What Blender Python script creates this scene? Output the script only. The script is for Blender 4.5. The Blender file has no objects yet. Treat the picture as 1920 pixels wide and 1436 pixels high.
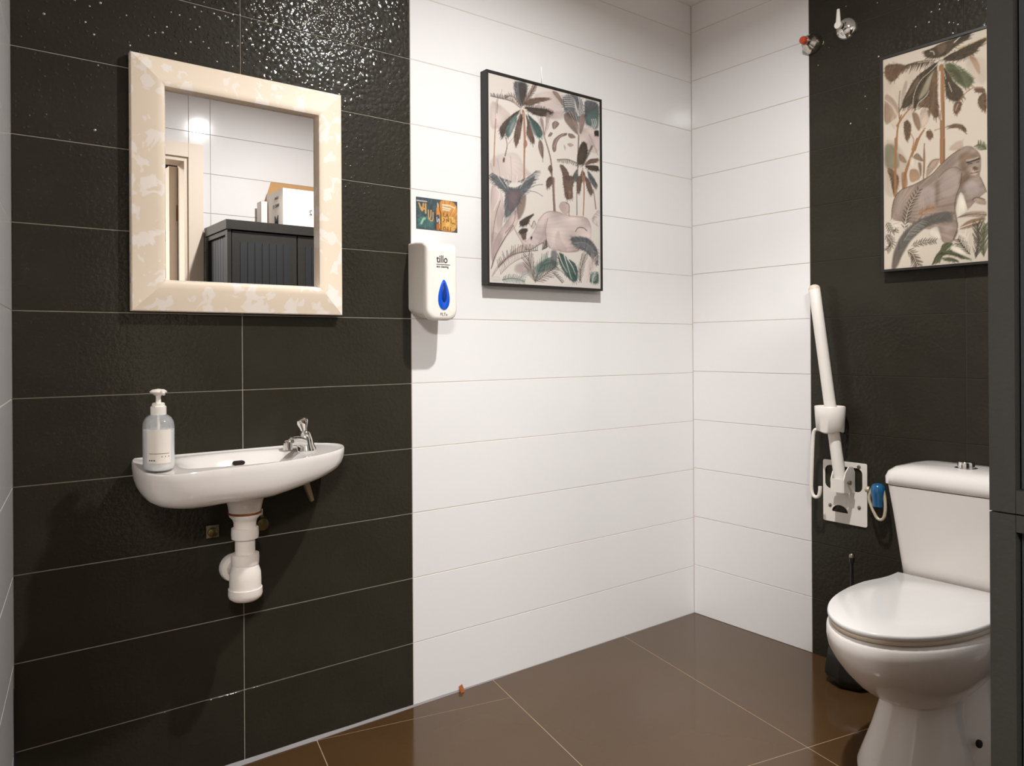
import bpy, bmesh, math
import numpy as np
from mathutils import Vector, Matrix
PI = math.pi
SC = bpy.context.scene
COL = SC.collection

# ------------------------------------------------------------------ camera, light, exposure
FPX, YAW, ROLL = 1431.44, 0.6540, -0.0059          # focal length in pixels of a 1920 px wide frame
cam_d = bpy.data.cameras.new('camera'); cam = bpy.data.objects.new('camera', cam_d); COL.objects.link(cam)
cam_d.sensor_width = 36.0; cam_d.lens = FPX / 1920 * 36.0; cam_d.shift_y = -67.1 / 1920; cam_d.clip_start = 0.02
fw = Vector((math.sin(YAW), math.cos(YAW), 0)); r0 = Vector((math.cos(YAW), -math.sin(YAW), 0)); u0 = Vector((0, 0, 1))
rt = r0 * math.cos(ROLL) + u0 * math.sin(ROLL); up = -r0 * math.sin(ROLL) + u0 * math.cos(ROLL)
m = Matrix((rt, up, -fw)).transposed().to_4x4(); m.translation = Vector((0, -2.0551, 1.1040)); cam.matrix_world = m
SC.camera = cam

w = bpy.data.worlds.new('world'); SC.world = w; w.use_nodes = True
w.node_tree.nodes['Background'].inputs[0].default_value = (1, .95, .9, 1); w.node_tree.nodes['Background'].inputs[1].default_value = 0.05

LIGHT = Vector((1.36, -1.02, 2.492))
ld = bpy.data.lights.new('downlight_lamp', 'AREA'); ld.shape = 'DISK'; ld.size = 0.06; ld.energy = 33.5; ld.spread = math.radians(168); ld.color = (1, .995, .98)
lo = bpy.data.objects.new('downlight_lamp', ld); lo.location = LIGHT; COL.objects.link(lo)
hd = bpy.data.lights.new('hall_fill_light', 'AREA'); hd.shape = 'DISK'; hd.size = 0.60; hd.energy = 190; hd.color = (1, .99, .98)  # unseen fill light added in the hall to brighten toilet and lower walls
ho = bpy.data.objects.new('hall_fill_light', hd); ho.location = (-0.62, -3.20, 2.44); COL.objects.link(ho)

vs = SC.view_settings
vs.view_transform = 'Standard'; vs.look = 'None'; vs.gamma = 1; vs.use_curve_mapping = False; vs.exposure = 0.16
SC.cycles.max_bounces = 10; SC.cycles.diffuse_bounces = 6; SC.cycles.glossy_bounces = 6; SC.cycles.transmission_bounces = 8
SC.cycles.use_denoising = True; SC.cycles.sample_clamp_indirect = 6; SC.cycles.caustics_reflective = False; SC.cycles.caustics_refractive = False

XB, H, Z0 = 2.5192, 0.2, 1.194                     # right wall, tile height, height of one tile joint
CEIL = 2.512

# ------------------------------------------------------------------ helpers
def s2l(c):
    return tuple(((v / 255) / 12.92 if v / 255 <= .04045 else ((v / 255 + .055) / 1.055) ** 2.4) for v in c)
def mat(name, col, rough=.5, metal=0, spec=.5, coat=0, trans=0, ior=1.45, var=0, vscale=6, bump=0, bscale=60, emit=0):
    mm = bpy.data.materials.new(name); mm.use_nodes = True; nt = mm.node_tree; b = nt.nodes['Principled BSDF']
    c = (*s2l(col), 1)
    b.inputs['Base Color'].default_value = c; b.inputs['Roughness'].default_value = rough; b.inputs['Metallic'].default_value = metal
    b.inputs['Specular IOR Level'].default_value = spec; b.inputs['Coat Weight'].default_value = coat; b.inputs['Coat Roughness'].default_value = .08
    b.inputs['Transmission Weight'].default_value = trans; b.inputs['IOR'].default_value = ior
    if emit: b.inputs['Emission Color'].default_value = c; b.inputs['Emission Strength'].default_value = emit
    tc = nt.nodes.new('ShaderNodeTexCoord')
    n = nt.nodes.new('ShaderNodeTexNoise'); n.inputs['Scale'].default_value = vscale; n.inputs['Detail'].default_value = 5
    nt.links.new(tc.outputs['Object'], n.inputs['Vector'])
    mx = nt.nodes.new('ShaderNodeMix'); mx.data_type = 'RGBA'
    v = max(var, .02)
    mx.inputs[6].default_value = (*[x * (1 - v) for x in c[:3]], 1); mx.inputs[7].default_value = (*[min(1, x * (1 + v)) for x in c[:3]], 1)
    nt.links.new(n.outputs['Fac'], mx.inputs[0]); nt.links.new(mx.outputs[2], b.inputs['Base Color'])
    if bump:
        n2 = nt.nodes.new('ShaderNodeTexNoise'); n2.inputs['Scale'].default_value = bscale; n2.inputs['Detail'].default_value = 3
        nt.links.new(tc.outputs['Object'], n2.inputs['Vector'])
        bp = nt.nodes.new('ShaderNodeBump'); bp.inputs['Strength'].default_value = 1; bp.inputs['Distance'].default_value = bump
        nt.links.new(n2.outputs['Fac'], bp.inputs['Height']); nt.links.new(bp.outputs[0], b.inputs['Normal'])
    return mm
def dark_tile_mat():
    mm = mat('black_slate_tile', (45, 42, 34), .45, spec=.10, coat=.26, var=.25, vscale=7); nt = mm.node_tree; b = nt.nodes['Principled BSDF']; N = nt.nodes.new; Lk = nt.links.new
    b.inputs['Coat Roughness'].default_value = .075
    gp = N('ShaderNodeNewGeometry')
    def math_(op, a, c=None):
        q = N('ShaderNodeMath'); q.operation = op
        for i, v in enumerate((a, c)):
            if v is None: continue
            if isinstance(v, (int, float)): q.inputs[i].default_value = v
            else: Lk(v, q.inputs[i])
        return q.outputs[0]
    n1 = N('ShaderNodeTexNoise'); n1.inputs['Scale'].default_value = 95; n1.inputs['Detail'].default_value = 2; Lk(gp.outputs['Position'], n1.inputs['Vector'])
    n2 = N('ShaderNodeTexNoise'); n2.inputs['Scale'].default_value = 9; n2.inputs['Detail'].default_value = 4; Lk(gp.outputs['Position'], n2.inputs['Vector'])
    vo = N('ShaderNodeTexVoronoi'); vo.inputs['Scale'].default_value = 75; vo.feature = 'SMOOTH_F1'; vo.inputs['Smoothness'].default_value = .25; Lk(gp.outputs['Position'], vo.inputs['Vector'])
    v2 = N('ShaderNodeTexVoronoi'); v2.inputs['Scale'].default_value = 85; Lk(gp.outputs['Position'], v2.inputs['Vector'])
    cell = N('ShaderNodeSeparateColor'); Lk(v2.outputs['Color'], cell.inputs[0])
    pick = math_('GREATER_THAN', cell.outputs[0], .45)
    dome = math_('MULTIPLY', math_('MAXIMUM', math_('SUBTRACT', .10, math_('MULTIPLY', v2.outputs['Distance'], v2.outputs['Distance'])), 0.0), pick)
    rough_area = math_('SUBTRACT', n2.outputs['Fac'], .22)
    sx = N('ShaderNodeSeparateXYZ'); Lk(gp.outputs['Position'], sx.inputs[0])
    col = N('ShaderNodeMapRange'); col.inputs[1].default_value = .60; col.inputs[2].default_value = .72; Lk(sx.outputs[0], col.inputs[0])
    hi = N('ShaderNodeMapRange'); hi.inputs[1].default_value = 1.35; hi.inputs[2].default_value = 2.0; hi.inputs[3].default_value = .22; hi.inputs[4].default_value = 1.0; Lk(sx.outputs[2], hi.inputs[0])
    crack = math_('MULTIPLY', math_('MULTIPLY', math_('SUBTRACT', 1.0, vo.outputs['Distance']), math_('MAXIMUM', rough_area, 0.0)), math_('MULTIPLY', math_('ADD', math_('MULTIPLY', col.outputs[0], .85), .15), hi.outputs[0]))
    h = math_('ADD', math_('MULTIPLY', crack, 1.7), math_('MULTIPLY', math_('MULTIPLY', dome, hi.outputs[0]), 4.0))
    h = math_('ADD', h, math_('MULTIPLY', n1.outputs['Fac'], .24))
    bp = N('ShaderNodeBump'); bp.inputs['Strength'].default_value = 1; bp.inputs['Distance'].default_value = BUMP
    Lk(h, bp.inputs['Height']); Lk(bp.outputs[0], b.inputs['Normal']); Lk(bp.outputs[0], b.inputs['Coat Normal'])
    return mm
BUMP = 0.0034

def new_obj(name, me, parent=None):
    o = bpy.data.objects.new(name, me); COL.objects.link(o)
    if parent is not None:
        o.parent = parent
        if parent.type == 'EMPTY': o.matrix_parent_inverse = Matrix.Translation(-parent.location)
    return o
def tag(o, label=None, cat=None, group=None, kind=None):
    for k, v in (('label', label), ('category', cat), ('group', group), ('kind', kind)):
        if v: o[k] = v
    return o
def thing(name, loc, label, cat, group=None):
    o = bpy.data.objects.new(name, None); COL.objects.link(o); o.location = loc; o.empty_display_size = .05
    return tag(o, label, cat, group)
def mk(name, verts, faces, m_, parent=None, smooth=False, recalc=True, bevel=0, seg=2, angle=35, sub=0):
    me = bpy.data.meshes.new(name); bm = bmesh.new()
    vv = [bm.verts.new(v) for v in verts]
    for f in faces:
        try: bm.faces.new([vv[i] for i in f])
        except ValueError: pass
    if bevel: bmesh.ops.bevel(bm, geom=[e for e in bm.edges if len(e.link_faces) == 2 and e.calc_face_angle(0) > .4], offset=bevel, segments=seg, affect='EDGES', profile=.5)
    if recalc: bmesh.ops.recalc_face_normals(bm, faces=bm.faces)
    for f in bm.faces: f.smooth = smooth
    bm.to_mesh(me); bm.free(); me.materials.append(m_)
    if smooth:
        me.set_sharp_from_angle(angle=math.radians(angle))
    o = new_obj(name, me, parent)
    if sub:
        sm = o.modifiers.new('sub', 'SUBSURF'); sm.levels = sub; sm.render_levels = sub
    return o
BF = [(0, 1, 3, 2), (4, 6, 7, 5), (0, 4, 5, 1), (2, 3, 7, 6), (0, 2, 6, 4), (1, 5, 7, 3)]
def box(name, x0, x1, y0, y1, z0, z1, m_, parent=None, bevel=0, seg=2, M=None):
    v = [Vector((x, y, z)) for x in (x0, x1) for y in (y0, y1) for z in (z0, z1)]
    if M is not None: v = [M @ p for p in v]
    return mk(name, v, BF, m_, parent, smooth=bevel > 0, bevel=bevel, seg=seg, angle=40)
def frame_of(d):
    d = Vector(d).normalized(); a = Vector((0, 0, 1)) if abs(d.z) < .9 else Vector((1, 0, 0))
    x = a.cross(d).normalized(); return x, d.cross(x), d
def lathe(name, prof, m_, parent=None, origin=(0, 0, 0), axis=(0, 0, 1), n=32, ell=1.0, angle=40):
    """prof: (radius, distance along the axis)"""
    X, Y, Z = frame_of(axis); O = Vector(origin); V = []; F = []
    for r, h in prof:
        for k in range(n):
            a = 2 * PI * k / n; V.append(O + X * (max(r, 1e-5) * math.cos(a)) + Y * (max(r, 1e-5) * ell * math.sin(a)) + Z * h)
    for i in range(len(prof) - 1):
        for k in range(n):
            F.append((i * n + k, i * n + (k + 1) % n, (i + 1) * n + (k + 1) % n, (i + 1) * n + k))
    F.append(tuple(range(n))); F.append(tuple(range((len(prof) - 1) * n, len(prof) * n)))
    return mk(name, V, F, m_, parent, smooth=True, angle=angle)
def smooth_pts(p, it=2):
    p = [Vector(q) for q in p]
    for _ in range(it):
        q = [p[0]]
        for i in range(len(p) - 1): q += [p[i] * .75 + p[i + 1] * .25, p[i] * .25 + p[i + 1] * .75]
        p = q + [p[-1]]
    return p
def tube(name, pts, r, m_, parent=None, n=14, it=2, flat=1.0):
    """r: one radius or (start, end)"""
    P = smooth_pts(pts, it); V = []; F = []; L = len(P)
    ra, rb = (r, r) if isinstance(r, (int, float)) else r
    X, Y, Z = frame_of(P[1] - P[0])
    for i, p in enumerate(P):
        d = (P[min(i + 1, L - 1)] - P[max(i - 1, 0)]).normalized()
        X = (X - d * X.dot(d)).normalized(); Y = d.cross(X); rr = ra + (rb - ra) * i / (L - 1)
        for k in range(n):
            a = 2 * PI * k / n; V.append(p + X * rr * math.cos(a) + Y * rr * flat * math.sin(a))
    for i in range(L - 1):
        for k in range(n): F.append((i * n + k, i * n + (k + 1) % n, (i + 1) * n + (k + 1) % n, (i + 1) * n + k))
    F.append(tuple(range(n))); F.append(tuple(range((L - 1) * n, L * n)))
    return mk(name, V, F, m_, parent, smooth=True, angle=50)
def loft(name, rings, m_, parent=None, caps=True, angle=50, sub=0):
    n = len(rings[0]); V = [Vector(p) for r in rings for p in r]; F = []
    for i in range(len(rings) - 1):
        for k in range(n): F.append((i * n + k, i * n + (k + 1) % n, (i + 1) * n + (k + 1) % n, (i + 1) * n + k))
    if caps: F.append(tuple(range(n))); F.append(tuple(range((len(rings) - 1) * n, len(rings) * n)))
    return mk(name, V, F, m_, parent, smooth=True, angle=angle, sub=sub)
def text(name, body, size, loc, X, Y, m_, parent, depth=.0006, sx=1.0, bold=0, align='LEFT'):
    """flat lettering: X is the reading direction, Y the letter's up"""
    cu = bpy.data.curves.new('lettering', 'FONT'); cu.body = body; cu.size = size; cu.extrude = depth; cu.offset = bold; cu.align_x = align
    t = bpy.data.objects.new('tmp', cu); COL.objects.link(t); bpy.context.view_layer.update()
    me = bpy.data.meshes.new_from_object(t.evaluated_get(bpy.context.evaluated_depsgraph_get()))
    bpy.data.objects.remove(t); X = Vector(X).normalized(); Y = Vector(Y).normalized(); Z = X.cross(Y)
    for v in me.vertices: v.co = Vector(loc) + X * (v.co.x * sx) + Y * v.co.y + Z * v.co.z
    me.materials.clear(); me.materials.append(m_); me.name = name
    return new_obj(name, me, parent)
def print_sheet(name, arr, O, X, Y, m_, parent):
    """a flat printed sheet: one quad per dot of the print"""
    h, w_ = arr.shape[:2]; O, X, Y = Vector(O), Vector(X), Vector(Y)
    u = np.linspace(0, 1, w_); v = np.linspace(0, 1, h); U, Vv = np.meshgrid(u, v)
    co = (np.array(O)[None, None] + U[..., None] * np.array(X) + Vv[..., None] * np.array(Y)).reshape(-1, 3)
    idx = np.arange(h * w_).reshape(h, w_); q = np.stack([idx[:-1, :-1], idx[:-1, 1:], idx[1:, 1:], idx[1:, :-1]], -1).reshape(-1, 4)
    me = bpy.data.meshes.new(name); me.vertices.add(len(co)); me.vertices.foreach_set('co', co.ravel())
    me.loops.add(q.size); me.loops.foreach_set('vertex_index', q.ravel().astype(np.int32))
    me.polygons.add(len(q)); me.polygons.foreach_set('loop_start', np.arange(0, q.size, 4, dtype=np.int32)); me.polygons.foreach_set('loop_total', np.full(len(q), 4, np.int32))
    me.update(calc_edges=True)
    lin = np.where(arr <= .04045, arr / 12.92, ((arr + .055) / 1.055) ** 2.4)
    ca = me.color_attributes.new('print', 'FLOAT_COLOR', 'POINT'); ca.data.foreach_set('color', np.concatenate([lin, np.ones((h, w_, 1))], -1).astype(np.float32).ravel())
    me.materials.append(m_)
    return new_obj(name, me, parent)
def print_mat(name, rough, k=.74):
    mm = bpy.data.materials.new(name); mm.use_nodes = True; nt = mm.node_tree; b = nt.nodes['Principled BSDF']
    a = nt.nodes.new('ShaderNodeVertexColor'); a.layer_name = 'print'; q = nt.nodes.new('ShaderNodeMix'); q.data_type = 'RGBA'; q.blend_type = 'MULTIPLY'; q.inputs[0].default_value = 1; q.inputs[7].default_value = (k, k, k, 1); nt.links.new(a.outputs[0], q.inputs[6]); nt.links.new(q.outputs[2], b.inputs['Base Color']); b.inputs['Roughness'].default_value = rough; b.inputs['Specular IOR Level'].default_value = .3
    return mm

# ------------------------------------------------------------------ painter of flat prints
def paint(ops, Wp, Hp, bg, seed=3):
    """print for a flat picture: returns Hp x Wp x 3 sRGB array, row 0 at the bottom; coordinates in 1/1000"""
    rng = np.random.RandomState(seed)
    img = np.zeros((Hp, Wp, 3)) + np.array(bg, float)
    asp = Wp / Hp
    def blend(x0, x1, y0, y1, m, c):
        s = img[y0:y1, x0:x1]; s += (np.array(c, float) - s) * m[..., None]
    def box(xs, ys, pad):
        return (max(0, int(min(xs) - pad)), min(Wp, int(max(xs) + pad) + 2), max(0, int(min(ys) - pad)), min(Hp, int(max(ys) + pad) + 2))
    def seg(x0, y0, x1, y1, w0, w1, c, al):
        b = box((x0, x1), (y0, y1), max(w0, w1) + 1)
        if b[1] <= b[0] or b[3] <= b[2]: return
        Y, X = np.mgrid[b[2]:b[3], b[0]:b[1]] + 0.5
        dx, dy = x1 - x0, y1 - y0; l2 = dx * dx + dy * dy + 1e-9
        t = np.clip(((X - x0) * dx + (Y - y0) * dy) / l2, 0, 1)
        d = np.hypot(X - x0 - t * dx, Y - y0 - t * dy)
        m = np.clip((w0 + (w1 - w0) * t) / 2 - d + 0.5, 0, 1) * al
        blend(b[0], b[1], b[2], b[3], m, c)
    for op in ops:
        k, c, q = op[0], op[1], op[2]
        xs = [v * Wp / 1000 for v in q[0::2]]; ys = [v * Hp / 1000 for v in q[1::2]]
        n = len(xs)
        if k != 'P' and n > 2:                      # round the bends of a stroke
            for _ in range(2):
                x2, y2 = [xs[0]], [ys[0]]
                for i in range(len(xs) - 1):
                    x2 += [.75 * xs[i] + .25 * xs[i + 1], .25 * xs[i] + .75 * xs[i + 1]]; y2 += [.75 * ys[i] + .25 * ys[i + 1], .25 * ys[i] + .75 * ys[i + 1]]
                xs, ys = x2 + [xs[-1]], y2 + [ys[-1]]
            n = len(xs)
        if k == 'P':
            soft, al = op[3], op[4]
            for _ in range(2):                      # round the corners of a patch
                m_ = len(xs); x2, y2 = [], []
                for i in range(m_):
                    j = (i + 1) % m_
                    x2 += [.8 * xs[i] + .2 * xs[j], .2 * xs[i] + .8 * xs[j]]; y2 += [.8 * ys[i] + .2 * ys[j], .2 * ys[i] + .8 * ys[j]]
                xs, ys = x2, y2
            n = len(xs)
            b = box(xs, ys, soft + 1)
            if b[1] <= b[0] or b[3] <= b[2]: continue
            Y, X = np.mgrid[b[2]:b[3], b[0]:b[1]] + 0.5
            ins = np.zeros(X.shape, bool); dm = np.full(X.shape, 1e9)
            for i in range(n):
                x0, y0, x1, y1 = xs[i], ys[i], xs[(i + 1) % n], ys[(i + 1) % n]
                if y0 != y1: ins ^= ((Y > min(y0, y1)) & (Y <= max(y0, y1)) & (X < x0 + (Y - y0) * (x1 - x0) / (y1 - y0)))
                dx, dy = x1 - x0, y1 - y0
                t = np.clip(((X - x0) * dx + (Y - y0) * dy) / (dx * dx + dy * dy + 1e-9), 0, 1)
                dm = np.minimum(dm, np.hypot(X - x0 - t * dx, Y - y0 - t * dy))
            sd = np.where(ins, dm, -dm)
            s = max(0.7, soft * 0.35)
            m = np.clip(sd / (2 * s) + 0.5, 0, 1) * al
            # watercolour: streaks fanning through the patch, a darker rim, paler pools
            cx, cy = xs[0], ys[0]; an = np.arctan2(Y - cy, X - cx)
            st = np.sin(an * rng.uniform(25, 50) + rng.rand() * 6) * .5 + np.sin(an * rng.uniform(60, 110)) * .35
            pool = np.sin(X * rng.uniform(.08, .2) + rng.rand() * 6) * np.sin(Y * rng.uniform(.06, .16) + rng.rand() * 6)
            k_ = .3 if soft > 3 or sum(c) > 560 else 1
            cc = np.array(c, float)[None, None, :] * (1 + .12 * k_ * st + .10 * pool - .16 * np.exp(-np.maximum(sd, 0) / 1.6))[..., None]
            s_ = img[b[2]:b[3], b[0]:b[1]]; s_ += (cc - s_) * (m * (0.92 + 0.08 * rng.rand(*m.shape)))[..., None]
            if sum(c) < 340 and soft <= 4 and al > .85:          # frayed leaf edge
                mx, my = np.mean(xs), np.mean(ys)
                for i in range(n):
                    j = (i + 1) % n; sl = np.hypot(xs[j] - xs[i], ys[j] - ys[i])
                    for r in np.arange(rng.rand() * 2, sl, 2.6):
                        ex, ey = xs[i] + (xs[j] - xs[i]) * r / sl, ys[i] + (ys[j] - ys[i]) * r / sl
                        g = rng.uniform(1.03, 1.22); q0 = rng.uniform(.55, .8)
                        seg(mx + (ex - mx) * q0 , my + (ey - my) * q0, mx + (ex - mx) * g, my + (ey - my) * g - rng.uniform(0, 3), 1.6, .6, np.clip(np.array(c) * rng.uniform(.7, 1.35), 0, 255), .8)
        else:
            S = np.hypot(np.diff(xs), np.diff(ys)); cum = np.concatenate([[0], np.cumsum(S)]); T = cum[-1] + 1e-9
            if k == 'L':
                w0, w1, al = op[3] * Hp / 1000, op[4] * Hp / 1000, op[5]
                for i in range(n - 1):
                    a, bb = cum[i] / T, cum[i + 1] / T
                    seg(xs[i], ys[i], xs[i + 1], ys[i + 1], max(.7, w0 + (w1 - w0) * a), max(.7, w0 + (w1 - w0) * bb), c, al)
            else:
                ln, cnt, w, side, ang, al = op[3] * Hp / 1000, op[4], op[5] * Hp / 1000, op[6], op[7] * np.pi / 180, op[8]
                for i in range(n - 1): seg(xs[i], ys[i], xs[i + 1], ys[i + 1], max(.7, w * .7), max(.7, w * .5), c, al)
                for j in range(cnt):
                    u = (j + .5) / cnt * T
                    i = min(n - 2, int(np.searchsorted(cum, u) - 1)); f = (u - cum[i]) / (S[i] + 1e-9)
                    x = xs[i] + f * (xs[i + 1] - xs[i]); y = ys[i] + f * (ys[i + 1] - ys[i])
                    a0 = np.arctan2(ys[i + 1] - ys[i], xs[i + 1] - xs[i])
                    L = ln * (0.55 + 0.45 * np.sin(np.pi * min(1, .15 + u / T * .8))) * rng.uniform(.8, 1.1)
                    for sg in ((-1, 1) if side == 0 else (side,)):
                        a = a0 + sg * ang * rng.uniform(.85, 1.1)
                        cc = np.clip(np.array(c) * rng.uniform(.85, 1.12), 0, 255)
                        seg(x, y, x + L * np.cos(a), y + L * np.sin(a), max(.9, w), .5, cc, al)
    return np.clip(img, 0, 255) / 255
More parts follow.
